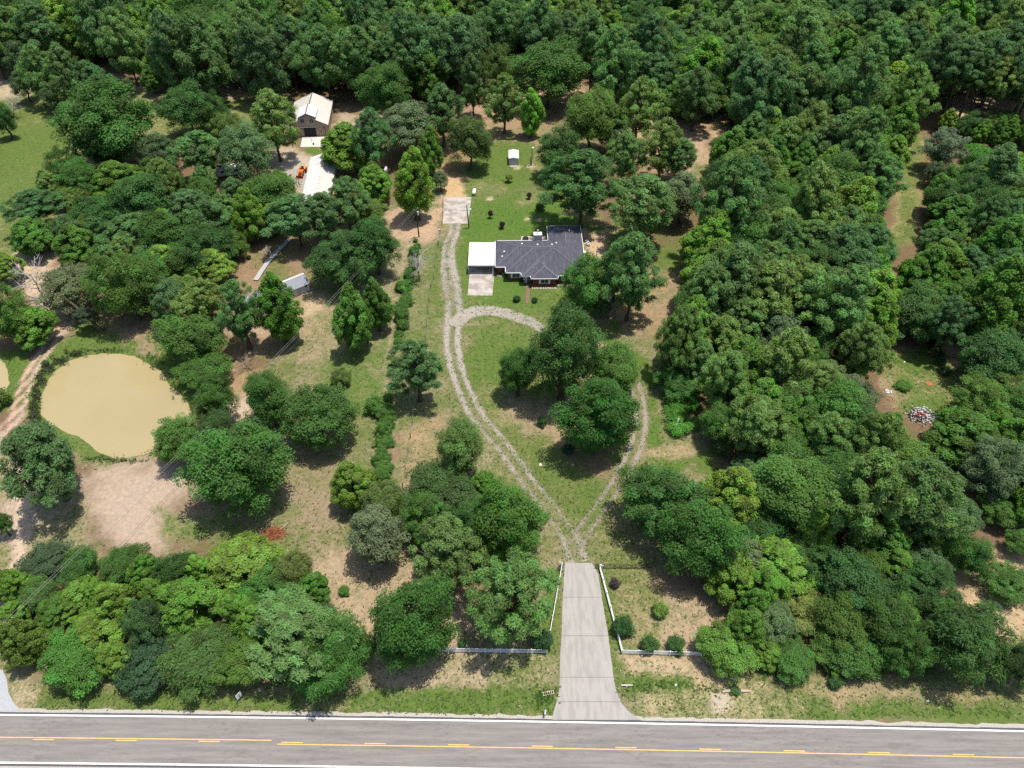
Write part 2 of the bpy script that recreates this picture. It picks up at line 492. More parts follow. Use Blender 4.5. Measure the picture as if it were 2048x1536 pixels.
# pond surround
POND = [(76, 795), (83, 765), (105, 738), (130, 720), (165, 706), (205, 702), (250, 704), (285, 713), (318, 733), (345, 765), (370, 790), (387, 822), (386, 845), (365, 875), (330, 895), (290, 910), (225, 918), (196, 908), (165, 885), (150, 870), (120, 862), (95, 850), (78, 828)]
POND2 = [(-30, 700), (5, 715), (20, 745), (22, 765), (10, 788), (-30, 790)]
paint(area([(40, 870), (60, 720), (150, 640), (330, 640), (400, 740), (420, 850), (380, 890), (220, 940), (120, 920)], 12), .9, .66, TAN)
paint(area([(100, 690), (330, 660), (380, 750), (350, 760), (300, 700), (200, 690), (110, 730)], 10), .98, .78)
paint(area([(385, 850), (430, 800), (510, 790), (520, 840), (450, 880), (400, 940), (370, 910)], 8), .04, .4, (.52, .41, .31))
paint(area([(175, 965), (235, 930), (375, 915), (400, 985), (350, 1005), (325, 1050), (330, 1100), (240, 1100), (180, 1040)], 22, 36), .05, .4, (.47, .37, .295))
paint(area([(330, 1030), (480, 1020), (470, 1070), (340, 1080)], 12), .72, .6, TAN)
paint(area([(60, 960), (160, 1000), (170, 1100), (240, 1120), (80, 1110), (50, 1060)], 14), .48, .42, (.44, .33, .23))
paint(area([(-30, 860), (25, 860), (30, 895), (-30, 905)], 4), .04, .4, (.50, .37, .30))
paint(area([(-30, 860), (60, 900), (150, 980), (170, 1080), (80, 1130), (20, 1250), (-30, 1240)], 8), .5, .45, TAN)
paint(area([(12, 940), (44, 960), (48, 1060), (20, 1240), (0, 1240), (18, 1060)], 4), .10, .4, (.47, .37, .29))
paint(area([(35, 500), (95, 505), (145, 610), (125, 645), (70, 600), (30, 560)], 6), .10, .4, (.54, .41, .29))
paint(area([(-30, 690), (60, 680), (60, 800), (-30, 830)], 8), .98, .8)
paint(area([(210, 640), (340, 640), (330, 700), (240, 690)], 8), .35, .3, (.34, .24, .17))
paint(area([(440, 720), (520, 700), (520, 780), (450, 790)], 8), .3, .35, (.36, .25, .15))
# tracks worn to earth
paint(stroke([(30, 870), (45, 815), (68, 745), (105, 690), (135, 655), (150, 635)], 5, 2.5, 2), .05, .4, (.52, .40, .31))
paint(stroke([(14, 868), (28, 815), (50, 745), (88, 690), (118, 655)], 5, 2.5, 2), .05, .4, (.56, .40, .31))
paint(stroke([(45, 930), (48, 1010), (42, 1100), (25, 1180), (35, 1230)], 14, 5), .04, .4, (.58, .46, .36))
LUSH += .28 * (fbm(GX * .22, GY * .22, 77) - .5)
COVER += .50 * (fbm(GX * .20, GY * .20, 55) - .5)
SOIL = SOIL * .84

def pond_depth(poly):
    W = [g(*p) for p in poly]
    P2 = np.stack([GX, GY], 1)
    sd = poly_sd(P2, W) + (fbm(GX * .35, GY * .35, 91) - .5) * 1.2
    return -1.3 * sstep((1.5 - sd) / 5.0)

GZ = np.minimum(pond_depth(POND), pond_depth(POND2))
me = bpy.data.meshes.new('ground')
idx = np.arange(NX * NY).reshape(NY, NX)
quads = np.stack([idx[:-1, :-1], idx[:-1, 1:], idx[1:, 1:], idx[1:, :-1]], -1).reshape(-1, 4)
me.vertices.add(NX * NY)
me.vertices.foreach_set('co', np.stack([GX, GY, GZ], 1).astype(np.float32).ravel())
me.loops.add(quads.size)
me.loops.foreach_set('vertex_index', quads.astype(np.int32).ravel())
me.polygons.add(len(quads))
me.polygons.foreach_set('loop_start', np.arange(0, quads.size, 4, dtype=np.int32))
me.update(calc_edges=True)
me.polygons.foreach_set('use_smooth', np.ones(len(quads), bool))
a = me.attributes.new('soil', 'FLOAT_COLOR', 'POINT')
a.data.foreach_set('color', np.concatenate([SOIL, np.ones((len(SOIL), 1))], 1).astype(np.float32).ravel())
a = me.attributes.new('cover', 'FLOAT', 'POINT')
a.data.foreach_set('value', COVER.astype(np.float32))
a = me.attributes.new('lush', 'FLOAT', 'POINT')
a.data.foreach_set('value', np.clip(LUSH, 0, 1).astype(np.float32))

m, nt, N, L, B = mat_new('ground_cover')
def attr(n):
    x = N.new('ShaderNodeAttribute'); x.attribute_name = n; return x
def noise(scale, detail=4, rough=.6, vec=None):
    x = N.new('ShaderNodeTexNoise'); x.inputs['Scale'].default_value = scale; x.inputs['Detail'].default_value = detail; x.inputs['Roughness'].default_value = rough
    L.new(vec or gtc.outputs['Object'], x.inputs['Vector']); return x
def maprange(src, a, b, c, d):
    x = N.new('ShaderNodeMapRange'); x.inputs[1].default_value = a; x.inputs[2].default_value = b; x.inputs[3].default_value = c; x.inputs[4].default_value = d
    L.new(src, x.inputs[0]); return x.outputs[0]
def math_n(op, a, b):
    x = N.new('ShaderNodeMath'); x.operation = op
    for i, v in enumerate((a, b)):
        if isinstance(v, (int, float)): x.inputs[i].default_value = v
        else: L.new(v, x.inputs[i])
    return x.outputs[0]
def mixc(f, a, b, mode='MIX'):
    x = N.new('ShaderNodeMixRGB'); x.blend_type = mode
    for i, v in enumerate((f, a, b)):
        if isinstance(v, (int, float)): x.inputs[i].default_value = v
        elif isinstance(v, tuple): x.inputs[i].default_value = v + (1,)
        else: L.new(v, x.inputs[i])
    return x.outputs[0]
gtc = N.new('ShaderNodeTexCoord')
n_fine, n_mid, n_big = noise(2.6, 6, .8), noise(.55, 6, .75), noise(.16, 4, .6)
mixn = math_n('ADD', math_n('MULTIPLY', n_fine.outputs['Fac'], .62), math_n('MULTIPLY', n_mid.outputs['Fac'], .38))
thr = math_n('SUBTRACT', math_n('ADD', math_n('MULTIPLY', attr('cover').outputs['Fac'], .34), .33), mixn)
gfac = maprange(thr, -.075, .085, 0, 1)
grass = mixc(attr('lush').outputs['Fac'], (.142, .142, .058), (.074, .148, .024))
grass = mixc(maprange(n_fine.outputs['Fac'], .35, .72, 0, .6), grass, (.060, .088, .020))
grass = mixc(maprange(n_mid.outputs['Fac'], .52, .75, 0, .40), grass, (.19, .19, .07))
soil = mixc(maprange(n_fine.outputs['Fac'], .35, .7, 0, .55), attr('soil').outputs['Color'], mixc(1.0, attr('soil').outputs['Color'], (.52, .48, .43), 'MULTIPLY'))
soil = mixc(maprange(n_mid.outputs['Fac'], .5, .78, 0, .35), soil, mixc(1.0, attr('soil').outputs['Color'], (1.25, 1.22, 1.2), 'MULTIPLY'))
n_spk, n_pat = noise(6.5, 4, .9), noise(1.3, 4, .75)
gcol = mixc(gfac, soil, grass)
gcol = mixc(1.0, gcol, mixc(maprange(n_spk.outputs['Fac'], .32, .68, 0, 1), (.66, .66, .64), (1.32, 1.30, 1.24)), 'MULTIPLY')
gcol = mixc(1.0, gcol, mixc(maprange(n_pat.outputs['Fac'], .34, .66, 0, 1), (.78, .80, .80), (1.2, 1.18, 1.15)), 'MULTIPLY')
L.new(gcol, B.inputs['Base Color'])
B.inputs['Roughness'].default_value = .95
B.inputs['Specular IOR Level'].default_value = .08
bp = N.new('ShaderNodeBump')
bp.inputs['Strength'].default_value = .8
bp.inputs['Distance'].default_value = .12
L.new(mixn, bp.inputs['Height'])
L.new(bp.outputs[0], B.inputs['Normal'])
me.materials.append(m)
ground = kind(link_obj(bpy.data.objects.new('ground', me)), 'structure')

# pond water: still, silty and opaque
m, nt, N, L, B = mat_new('silty_water')
gtc = N.new('ShaderNodeTexCoord')
n1, n2 = noise(.05, 3, .5), noise(.9, 3, .5)
c = mixc(maprange(n1.outputs['Fac'], .35, .65, 0, 1), (.315, .255, .130), (.345, .28, .145))
L.new(c, B.inputs['Base Color'])
B.inputs['Roughness'].default_value = .08
B.inputs['Specular IOR Level'].default_value = .5
bp = N.new('ShaderNodeBump'); bp.inputs['Strength'].default_value = .06; bp.inputs['Distance'].default_value = .02
L.new(n2.outputs['Fac'], bp.inputs['Height']); L.new(bp.outputs[0], B.inputs['Normal'])
M['silt'] = m
for pl in (POND, POND2):
    W = np.array([g(*p) for p in pl]); c0 = W.mean(0)
    W = c0 + (W - c0) * (1 + 4.0 / np.hypot(*(W - c0).T))[:, None]
    b = MB(); b.add([(x, y, -.45) for x, y in W], [tuple(range(len(W)))[::-1] if False else tuple(range(len(W)))])
    o = b.build('pond_water', M['silt'])
    bmz = o.data
    bmz.update()
    if bmz.polygons[0].normal.z < 0:
        bmz.flip_normals()
    kind(o, 'structure')

# ------------------------------------------------------------------ road
yl = np.array([g(*p) for p in ((80, 1479), (585, 1485.5), (1260, 1495.2), (1927, 1509.3))])
RC = np.polyfit(yl[:, 0], yl[:, 1], 2)
def road_y(x):
    x = np.asarray(x, float)
    xc = np.clip(x, -70, 70)
    s = 2 * RC[0] * xc + RC[1]
    return np.polyval(RC, xc) + s * (x - xc)
def off(p):
    x, y = g(*p); return y - float(road_y(x))
W_TOP = np.mean([off(p) for p in ((0, 1431), (700, 1437.6), (1030, 1442.5), (1380, 1448.5), (2048, 1461.4))])
W_BOT = np.mean([off(p) for p in ((0, 1524.5), (340, 1529.5), (690, 1534.0))])

def strip(b, x0, x1, o0, o1, z, step=4.0, wob_top=0.0):
    xs = np.linspace(x0, x1, max(2, int((x1 - x0) / step) + 1))
    ys = road_y(xs)
    w = (fbm(xs * .9, xs * 0 + 3.3, 5) - .5) * 2 * wob_top
    vs = [(x, y + o0, z) for x, y in zip(xs, ys)] + [(x, y + o1 + k, z) for x, y, k in zip(xs, ys, w)]
    n = len(xs)
    b.add(vs, [(i, i + 1, n + i + 1, n + i) for i in range(n - 1)])

m, nt, N, L, B = mat_new('chip_seal_asphalt')
gtc = N.new('ShaderNodeTexCoord')
mp = N.new('ShaderNodeMapping'); mp.inputs['Scale'].default_value = (.10, 1.6, 1)
mp.inputs['Rotation'].default_value = (0, 0, math.atan(RC[1]))
L.new(gtc.outputs['Object'], mp.inputs[0])
mp2 = N.new('ShaderNodeMapping'); mp2.inputs['Scale'].default_value = (.75, 2.6, 1)
mp2.inputs['Rotation'].default_value = (0, 0, math.atan(RC[1]))
L.new(gtc.outputs['Object'], mp2.inputs[0])
na, nb, nc, nd = noise(1.0, 5, .6, mp.outputs[0]), noise(1.0, 8, .8, mp2.outputs[0]), noise(9, 4, .7), noise(.12, 4, .6)
c = mixc(maprange(na.outputs['Fac'], .36, .66, 0, 1), (.225, .203, .186), (.150, .140, .134))
c = mixc(math_n('MULTIPLY', maprange(nb.outputs['Fac'], .50, .70, 0, .95), maprange(nd.outputs['Fac'], .40, .60, .15, 1)), c, (.075, .07, .072))
c = mixc(maprange(nc.outputs['Fac'], .4, .75, 0, .35), c, (.27, .245, .225))
L.new(c, B.inputs['Base Color'])
B.inputs['Roughness'].default_value = .85
B.inputs['Specular IOR Level'].default_value = .2
bp = N.new('ShaderNodeBump'); bp.inputs['Strength'].default_value = .25; bp.inputs['Distance'].default_value = .02
L.new(nc.outputs['Fac'], bp.inputs['Height']); L.new(bp.outputs[0], B.inputs['Normal'])
M['asphalt'] = m
M['shoulder'] = mat_plain('gravel_shoulder', (.36, .33, .29), .95, var=.3, scale=5, spec=.1)
M['asphalt_edge'] = mat_plain('fresh_asphalt_edge', (.085, .085, .09), .9, var=.3, scale=4, spec=.15)
b = MB(); strip(b, -300, 300, W_BOT - .9, W_TOP + .95, .012, 1.0, .35); sh = kind(b.build('road_shoulder', M['shoulder']), 'structure')
b = MB(); strip(b, -300, 300, W_BOT - .45, W_TOP + .42, .020, 1.0, .08); se = kind(b.build('road_edge', M['asphalt_edge']), 'structure')
b = MB(); strip(b, -300, 300, W_BOT - .14, W_TOP + .14, .028); road = kind(b.build('road', M['asphalt']), 'structure')
b = MB(); strip(b, -300, 300, W_TOP - .12, W_TOP + .12, .034); b.build('edge_line', M['white_line'], road)
b = MB(); strip(b, -300, 300, W_BOT - .12, W_BOT + .12, .034); b.build('edge_line', M['white_line'], road)
xb, _ = g(543, 1482); xa, _ = g(555, 1487)
b = MB(); strip(b, -300, xb, .20, .34, .034); b.build('centre_line', M['yellow_line'], road)
b = MB(); strip(b, xa, 300, -.34, -.20, .034); b.build('centre_line', M['yellow_line'], road)
x0, _ = g(563, 1485.3)
for k in range(-7, 11):
    xs = x0 + 12.19 * k
    b = MB(); strip(b, xs, xs + 3.1, -.07, .07, .034, 1.0); b.build('dash', M['yellow_line'], road)

# ------------------------------------------------------------------ concrete drive of five slabs, side apron, pads
DL = [(1130, 1125.5), (1128, 1160), (1125.5, 1195), (1123, 1272), (1121, 1300), (1119.5, 1355), (1118, 1384), (1112.7, 1404), (1108, 1422), (1103, 1440.3)]
DR = [(1184, 1126), (1196, 1148), (1203.5, 1195), (1216.5, 1272), (1221, 1307), (1227, 1355), (1231, 1376), (1241, 1404), (1256, 1422), (1281, 1440.5)]
def wp(pts, z=0.0):
    return [g(p[0], p[1], z) for p in pts]
b = MB(); b.prism(wp(DL) + wp(DR)[::-1], -.05, .035)
drive = kind(b.build('driveway', M['joint']), 'structure')
for i0, i1 in ((0, 2), (2, 3), (3, 5), (5, 7), (7, 9)):
    if (i0, i1) == (3, 5):
        l, r = DL[3:6], DR[3:6]
    elif (i0, i1) == (5, 7):
        l, r = DL[5:8], DR[5:8]
    elif (i0, i1) == (7, 9):
        l, r = DL[7:], DR[7:]
    else:
        l, r = DL[i0:i1 + 1], DR[i0:i1 + 1]
    L0, R0 = np.array(wp(l)), np.array(wp(r))
    L0[0, 1] -= .03; R0[0, 1] -= .03; L0[-1, 1] += .03; R0[-1, 1] += .03
    b = MB(); b.prism([tuple(p) for p in L0] + [tuple(p) for p in R0[::-1]], .0, .06 + .004 * (i0 % 3))
    b.build('slab', M['concrete'], drive)
M['apron'] = mat_plain('grey_apron', (.34, .345, .36), .9, var=.14, scale=3, spec=.15)
b = MB(); b.prism(wp([(-60, 1330), (5, 1340), (14, 1360), (17, 1385), (28, 1408), (44, 1421), (-60, 1420)]), -.05, .03)
kind(b.build('side_road', M['apron']), 'structure')
# ------------------------------------------------------------------ gravel tracks (sheets that thin out into the grass)
def mat_gravel(name, col, col2):
    m, nt, N_, L_, B_ = mat_new(name)
    global N, L, B, gtc
    N, L, B = N_, L_, B_
    gtc = N.new('ShaderNodeTexCoord')
    f, md = noise(2.8, 5, .75), noise(.45, 6, .75)
    mx = math_n('ADD', math_n('MULTIPLY', f.outputs['Fac'], .5), math_n('MULTIPLY', md.outputs['Fac'], .5))
    fac = maprange(math_n('SUBTRACT', math_n('ADD', math_n('MULTIPLY', attr('dense').outputs['Fac'], .55), .235), mx), -.07, .09, 0, .9)
    c = mixc(maprange(f.outputs['Fac'], .35, .7, 0, 1), col, col2)
    c = mixc(maprange(md.outputs['Fac'], .5, .75, 0, .5), c, tuple(min(1, k * 1.3) for k in col))
    L.new(c, B.inputs['Base Color'])
    B.inputs['Roughness'].default_value = .95
    B.inputs['Specular IOR Level'].default_value = .1
    tr = N.new('ShaderNodeBsdfTransparent')
    ms = N.new('ShaderNodeMixShader')
    L.new(fac, ms.inputs[0]); L.new(tr.outputs[0], ms.inputs[1]); L.new(B.outputs[0], ms.inputs[2])
    L.new(ms.outputs[0], N['Material Output'].inputs[0])
    return m

def ribbon(name, pts, widths, profile, mat, z=.01, dens=None):
    """pts: px centre line; widths in metres; profile: density across; dens: density factor along"""
    P = [Vector(g3(*p)) for p in pts]
    Q, Wd, Dn = [], [], []
    dens = dens or [1.0] * len(P)
    for i in range(len(P) - 1):
        p0, p1, p2, p3 = P[max(i - 1, 0)], P[i], P[i + 1], P[min(i + 2, len(P) - 1)]
        n = max(2, int((p2 - p1).length / 1.2))
        for k in range(n):
            t = k / n
            q = .5 * ((2 * p1) + (p2 - p0) * t + (2 * p0 - 5 * p1 + 4 * p2 - p3) * t * t + (3 * p1 - p0 - 3 * p2 + p3) * t ** 3)
            Q.append(q); Wd.append(widths[i] * (1 - t) + widths[i + 1] * t); Dn.append(dens[i] * (1 - t) + dens[i + 1] * t)
    Q.append(P[-1]); Wd.append(widths[-1]); Dn.append(dens[-1])
    m_ = len(profile)
    vs, dn = [], []
    for i, q in enumerate(Q):
        d = Q[min(i + 1, len(Q) - 1)] - Q[max(i - 1, 0)]
        d.normalize()
        nrm = Vector((-d.y, d.x, 0))
        for k in range(m_):
            u = k / (m_ - 1) - .5
            p = q + nrm * (u * Wd[i])
            vs.append((p.x, p.y, z)); dn.append(profile[k] * Dn[i])
    fs = [(i * m_ + k, i * m_ + k + 1, (i + 1) * m_ + k + 1, (i + 1) * m_ + k) for i in range(len(Q) - 1) for k in range(m_ - 1)]
    b = MB(); b.add(vs, fs)
    o = b.build(name, mat)
    if o.data.polygons[0].normal.z < 0:
        o.data.flip_normals()
    a_ = o.data.attributes.new('dense', 'FLOAT', 'POINT')
    a_.data.foreach_set('value', np.array(dn, np.float32))
    return kind(o, 'structure')

M['gravel'] = mat_gravel('pale_gravel', (.39, .35, .295), (.25, .22, .18))
M['gravel_grey'] = mat_gravel('grey_gravel', (.33, .285, .225), (.22, .185, .145))
TWO = [0, .12, .42, .62, .56, .32, .32, .56, .62, .42, .12, 0]
ribbon('gravel_drive', [(1157, 1124), (1146, 1090), (1120, 1045), (1088, 1003), (1050, 955), (1015, 905), (982, 865), (950, 825), (926, 775), (909, 720), (904, 680), (906, 645), (908, 615)],
       [6.5, 6.2, 5.6, 5.6, 5.6, 5.8, 6.0, 6.0, 6.0, 6.2, 6.4, 6.8, 6.8], TWO, M['gravel'], .010, [1.0, .9, .72, .8, .88, .92, .88, .95, 1.05, 1.12, 1.15, 1.1, .95])
ribbon('gravel_drive', [(909, 622), (906, 590), (900, 560), (896, 525), (898, 490), (908, 465), (910, 442)],
       [6.5, 6.5, 7, 6.0, 5, 4.5, 5], [0, .4, .68, .7, .55, .5, .62, .6, .3, 0], M['gravel'], .014, [.9, .8, .9, .95, .9, .95, .8])
ribbon('gravel_loop', [(908, 652), (925, 633), (955, 622), (990, 622), (1025, 631), (1065, 646), (1100, 668)], [5.5, 5.5, 5.5, 5, 4.8, 4.5, 4], [0, .5, .66, .62, .62, .66, .5, 0], M['gravel'], .018, [1.0, 1.02, 1.05, 1.0, .95, .9, .8])
ribbon('gravel_loop', [(1150, 1092), (1172, 1055), (1205, 1010), (1238, 960), (1262, 915), (1277, 875), (1281, 830), (1274, 785), (1262, 750)], [5.5, 5.0, 4.8, 4.8, 5.2, 5.4, 5.2, 5, 4.6], TWO, M['gravel_grey'], .022, [.9, .85, .86, .95, 1.08, 1.12, 1.12, 1.02, .9])
ribbon('gravel_yard', [(620, 380), (600, 360), (585, 345), (570, 350)], [8, 8, 7, 6], [0, .6, .75, .75, .6, 0], M['gravel'], .010)

def pad(name, px, mat, joints=(), h=.06):
    b = MB(); W = wp(px)
    if b.v: pass
    b.prism(W, -.05, h)
    return kind(b.build(name, mat), 'structure')
# parking pad below the yard
o = kind(MB().prism(wp([(889, 394.5), (943, 394.5), (936, 447.5), (886, 447.5)]), -.05, .03).build('parking_pad', M['joint']), 'structure')
for s in (((889, 394.5), (943, 394.5), (939.5, 420.7), (887.5, 420.7)), ((887.5, 421.1), (939.5, 421.1), (936, 447.5), (886, 447.5))):
    MB().prism(wp(s), 0, .055).build('slab', M['concrete_old'], o)
o = kind(MB().prism(wp([(942, 497), (990.5, 497), (984.5, 591.5), (935.2, 591.5)]), -.05, .03).build('carport_pad', M['joint']), 'structure')
for s in (((942, 497), (990.5, 497), (989, 543.5), (939.2, 543.5)), ((939.2, 543.9), (989, 543.9), (987, 567.8), (937.4, 567.8)), ((937.4, 568.3), (987, 568.3), (984.5, 591.5), (935.2, 591.5))):
    MB().prism(wp(s), 0, .055).build('slab', M['concrete_old'], o)
kind(MB().prism(wp([(605, 274), (652, 273.5), (656, 293.5), (600.8, 294)]), -.05, .05).build('barn_apron', mat_plain('barn_apron_concrete', (.52, .48, .43), .85, var=.06, scale=2, stain=(.45, .41, .36), stain_scale=.4, stain_amt=.5)), 'structure')
kind(MB().prism(wp([(1043, 473), (1093, 473), (1093, 483), (1042, 483)]), -.05, .05).build('patio', mat_plain('patio_concrete', (.60, .47, .37), .85, var=.15, scale=3)), 'structure')
# brick front walk, each course of pavers a piece
wk = kind(MB().prism(wp([(1052.6, 568), (1059.3, 568), (1058.2, 606.5), (1051.4, 606.5)]), -.05, .03).build('brick_walk', M['brick_walk']), 'structure')
for k in range(26):
    t = (k + .5) / 26
    xa_, ya_ = g(1052.6 - 1.2 * t, 568 + 38.5 * t); xb_, yb_ = g(1059.3 - 1.1 * t, 568 + 38.5 * t)
    for q in range(3):
        u = (q + .5 + (.0 if k % 2 else .12)) / 3.12
        MB().box(xa_ + (xb_ - xa_) * u, ya_ + (yb_ - ya_) * u, .045, (xb_ - xa_) / 3.3, .225, .05).build('brick', M['brick_walk'], wk)
# ------------------------------------------------------------------ plant shapes (unit crowns: radius 1, half height 1)
def unit(v):
    return v / (np.linalg.norm(v, axis=-1, keepdims=True) + 1e-9)

def tube_np(pts, rads, n=5):
    b = MB(); b.tube(pts, rads, n, cap=False)
    return b.v, b.f

def crown_mesh(name, lobes, rads, tones, n, size, aspect, rng, mats, squash=.85, nz=.45, fill=.7, droop=0.0, inner=.12, limbs=14, limb_r=.022, up=1.0, trunk_z=-1.0, radial=0.0):
    lobes, rads, tones = np.array(lobes), np.array(rads), np.array(tones)
    p = rads ** 2 / np.sum(rads ** 2)
    k = rng.choice(len(lobes), n, p=p)
    u = unit(rng.normal(size=(n, 3)))
    flip = (u[:, 2] < -.1) & (rng.random(n) < .6)
    u[flip, 2] *= -1
    rr = fill + (1.06 - fill) * np.sqrt(rng.random(n))
    rr = np.where(rng.random(n) < inner, rng.random(n) * .8, rr)
    off = u * (rads[k] * rr)[:, None]
    off[:, 2] *= squash
    if droop:
        off[:, 2] -= droop * (np.hypot(off[:, 0], off[:, 1]) ** 2) / rads[k]
    c = lobes[k] + off
    outw = unit(c * np.array([1, 1, .8]))
    nrm = unit(u * .75 + outw * .3 + np.array([0, 0, up]) + rng.normal(size=(n, 3)) * nz)
    t = rng.normal(size=(n, 3))
    if radial:
        t = t * (1 - radial) + (u + np.array([0, 0, -.25])) * radial * 1.6
    t = unit(t - nrm * np.sum(t * nrm, 1, keepdims=True))
    bt = np.cross(nrm, t)
    s = size * (.65 + .7 * rng.random(n))[:, None]
    v = np.stack([c - t * s, c - bt * s * aspect + t * s * .1, c + t * s, c + bt * s * aspect + t * s * .1], 1).reshape(-1, 3)
    f = np.arange(4 * n).reshape(-1, 4)
    tone = np.clip(np.stack([tones[k] + rng.normal(size=n) * .13, .5 + (tones[k] - .45) * .8 + rng.normal(size=n) * .2, .5 + rng.normal(size=n) * .25], 1), 0, 1)
    lv, lf = [], []
    sel = rng.permutation(len(lobes))[:limbs]
    for i in sel:
        e = lobes[i] * .96
        z0 = trunk_z + (e[2] - trunk_z) * (.25 + .35 * rng.random())
        z0 = min(z0, e[2] - .05)
        mid = np.array([e[0] * .5, e[1] * .5, z0 + (e[2] - z0) * .62])
        a, b_ = tube_np([(0, 0, z0), tuple(mid), tuple(e)], [limb_r, limb_r * .7, limb_r * .3], 4)
        o = len(lv); lv += a; lf += [tuple(q + o + 4 * n for q in fc) for fc in b_]
    me = bpy.data.meshes.new(name)
    allv = np.concatenate([v, np.array(lv).reshape(-1, 3)]) if lv else v
    nq = n + len(lf)
    fl = np.concatenate([f.ravel(), np.array(lf, int).ravel()]) if lf else f.ravel()
    me.vertices.add(len(allv)); me.vertices.foreach_set('co', allv.astype(np.float32).ravel())
    me.loops.add(len(fl)); me.loops.foreach_set('vertex_index', fl.astype(np.int32))
    me.polygons.add(nq); me.polygons.foreach_set('loop_start', np.arange(0, 4 * nq, 4, dtype=np.int32))
    mi = np.zeros(nq, np.int32); mi[n:] = 1
    for q in mats: me.materials.append(q)
    me.update(calc_edges=True)
    me.polygons.foreach_set('material_index', mi)
    a = me.attributes.new('tone', 'FLOAT_COLOR', 'FACE')
    col = np.ones((nq, 4), np.float32); col[:n, :3] = tone
    a.data.foreach_set('color', col.ravel())
    me.update()
    return me

def fib(n, rng, zmin=-.7, jit=.18):
    i = np.arange(n) + .5
    z = zmin + (1 - zmin) * i / n
    ph = i * 2.399963 + rng.random() * 6.28
    r = np.sqrt(np.clip(1 - z * z, 0, 1))
    d = np.stack([r * np.cos(ph), r * np.sin(ph), z], 1) + rng.normal(size=(n, 3)) * jit
    return unit(d)

PROTO = {}
def add_proto(kind_, me):
    PROTO.setdefault(kind_, []).append(me)

def make_round(kd, seed, nl, lob, shell, n, size, aspect, zmin=-.65, jit=.2, lump=.16, tone=.16, rv=.55, **kw):
    rng = np.random.default_rng(seed)
    d = fib(nl, rng, zmin, jit)
    low = vnoise(d[:, 0] * 1.3 + 7 + seed, d[:, 1] * 1.3 + d[:, 2] * 1.1 + 9, seed) - .5
    R = shell + rng.normal(size=nl) * lump * .5 + low * lump * 3.4 + (rng.random(nl) < .10) * .16
    L0 = d * R[:, None]
    rad = lob * (1 - rv * .45 + rv * rng.random(nl))
    core = rng.normal(size=(max(4, nl // 6), 3)) * .26
    L1 = np.concatenate([L0, core]); rad = np.concatenate([rad, np.full(len(core), .38)])
    tn = np.clip(.45 + rng.normal(size=len(L1)) * tone, 0, 1)
    add_proto(kd, crown_mesh('crown_' + kd, L1, rad, tn, n, size, aspect, rng, [M['leaf'], M['bark']], **kw))

for s in range(4):      # rounded dense broadleaf crowns
    make_round('oak', 100 + s, 135, .165, .80, 38000, .0265, .58, squash=.8, nz=.45, fill=.4, limbs=24, lump=.20, rv=1.1)
for s in range(2):      # full dense crowns of the lawn trees
    make_round('dense', 150 + s, 170, .15, .83, 40000, .026, .58, squash=.85, nz=.45, fill=.45, limbs=24, lump=.085, rv=.9, zmin=-.75)
for s in range(3):      # small-clumped crowns
    make_round('knobby', 200 + s, 120, .155, .82, 24000, .029, .6, zmin=-.5, squash=.75, nz=.42, limbs=16, lump=.12, tone=.12)
for s in range(3):      # loose open crowns with wispy sprays
    make_round('feathery', 300 + s, 80, .21, .78, 24000, .052, .20, squash=.7, nz=.55, fill=.3, droop=.5, limbs=20, lump=.20, radial=.6, tone=.15)
for s in range(2):      # clipped or dense small shrubs
    make_round('shrub', 400 + s, 40, .30, .72, 3200, .075, .6, squash=.85, nz=.45, limbs=4, lump=.12)

def make_tower(kd, seed, n, size, aspect, mats, nl=70, pw=1.5, lob=.21, squash=.7, base=.5, rad0=.12, flat=0.0, tone=.15, lump=.3, gap=0.0, **kw):
    """taller crowns: branches round a leader; pw shapes the taper"""
    rng = np.random.default_rng(seed)
    L0, rad, tn = [], [], []
    for i in range(nl):
        t = (i + .5) / nl
        z = -1 + 2 * t ** .92
        env = (1 - t ** pw) * .92 + .07
        env *= min(1, (t + base) / (base + .30))
        ph = i * 2.399963 + rng.normal() * .35
        lf = 1 + (vnoise(np.array([math.cos(ph) * 1.4 + 5]), np.array([math.sin(ph) * 1.4 + t * 3 + 4]), seed)[0] - .5) * 2 * lump
        r = env * lf * (1.0 if i % 3 else .45)
        if gap and rng.random() < gap: continue
        L0.append((r * math.cos(ph) * .82, r * math.sin(ph) * .82, z * .86 - flat * r * .12))
        rad.append(lob * (.7 + .6 * rng.random()) * (.65 + .5 * env)); tn.append(np.clip(.45 + rng.normal() * tone, 0, 1))
    add_proto(kd, crown_mesh('crown_' + kd, L0, rad, tn, n, size, aspect, rng, mats, squash=squash, **kw))

for s in range(4):      # pine: tufted, gappy, leader visible
    make_tower('pine', 500 + s, 26000, .042, .26, [M['needle'], M['pine_bark']], nl=190, pw=3.0, lob=.14, squash=.75, base=.25, nz=.55, fill=.05, limbs=60, limb_r=.018, lump=.55, gap=.14, up=.9, radial=.4, tone=.15)
for s in range(4):      # sweetgum: bright, pointed, starry clumps
    make_tower('gum', 600 + s, 34000, .030, .60, [M['leaf'], M['bark']], nl=150, pw=1.9, lob=.16, squash=.8, base=.45, nz=.50, fill=.3, limbs=22, lump=.3, tone=.18)

def trunk_mesh(seed, bark, r0=.05):
    rng = np.random.default_rng(seed)
    b = MB()
    n = 6
    pts = [(rng.normal() * .012 * i, rng.normal() * .012 * i, i / (n - 1)) for i in range(n)]
    b.tube([(0, 0, -.03)] + pts[1:], [r0 * 1.5] + [r0 * (1 - .13 * i) for i in range(1, n)], 7)
    return b.mesh('trunk', bark)
TRUNKS = {'bark': [trunk_mesh(i, M['bark']) for i in range(3)], 'pine_bark': [trunk_mesh(9 + i, M['pine_bark'], .035) for i in range(3)]}

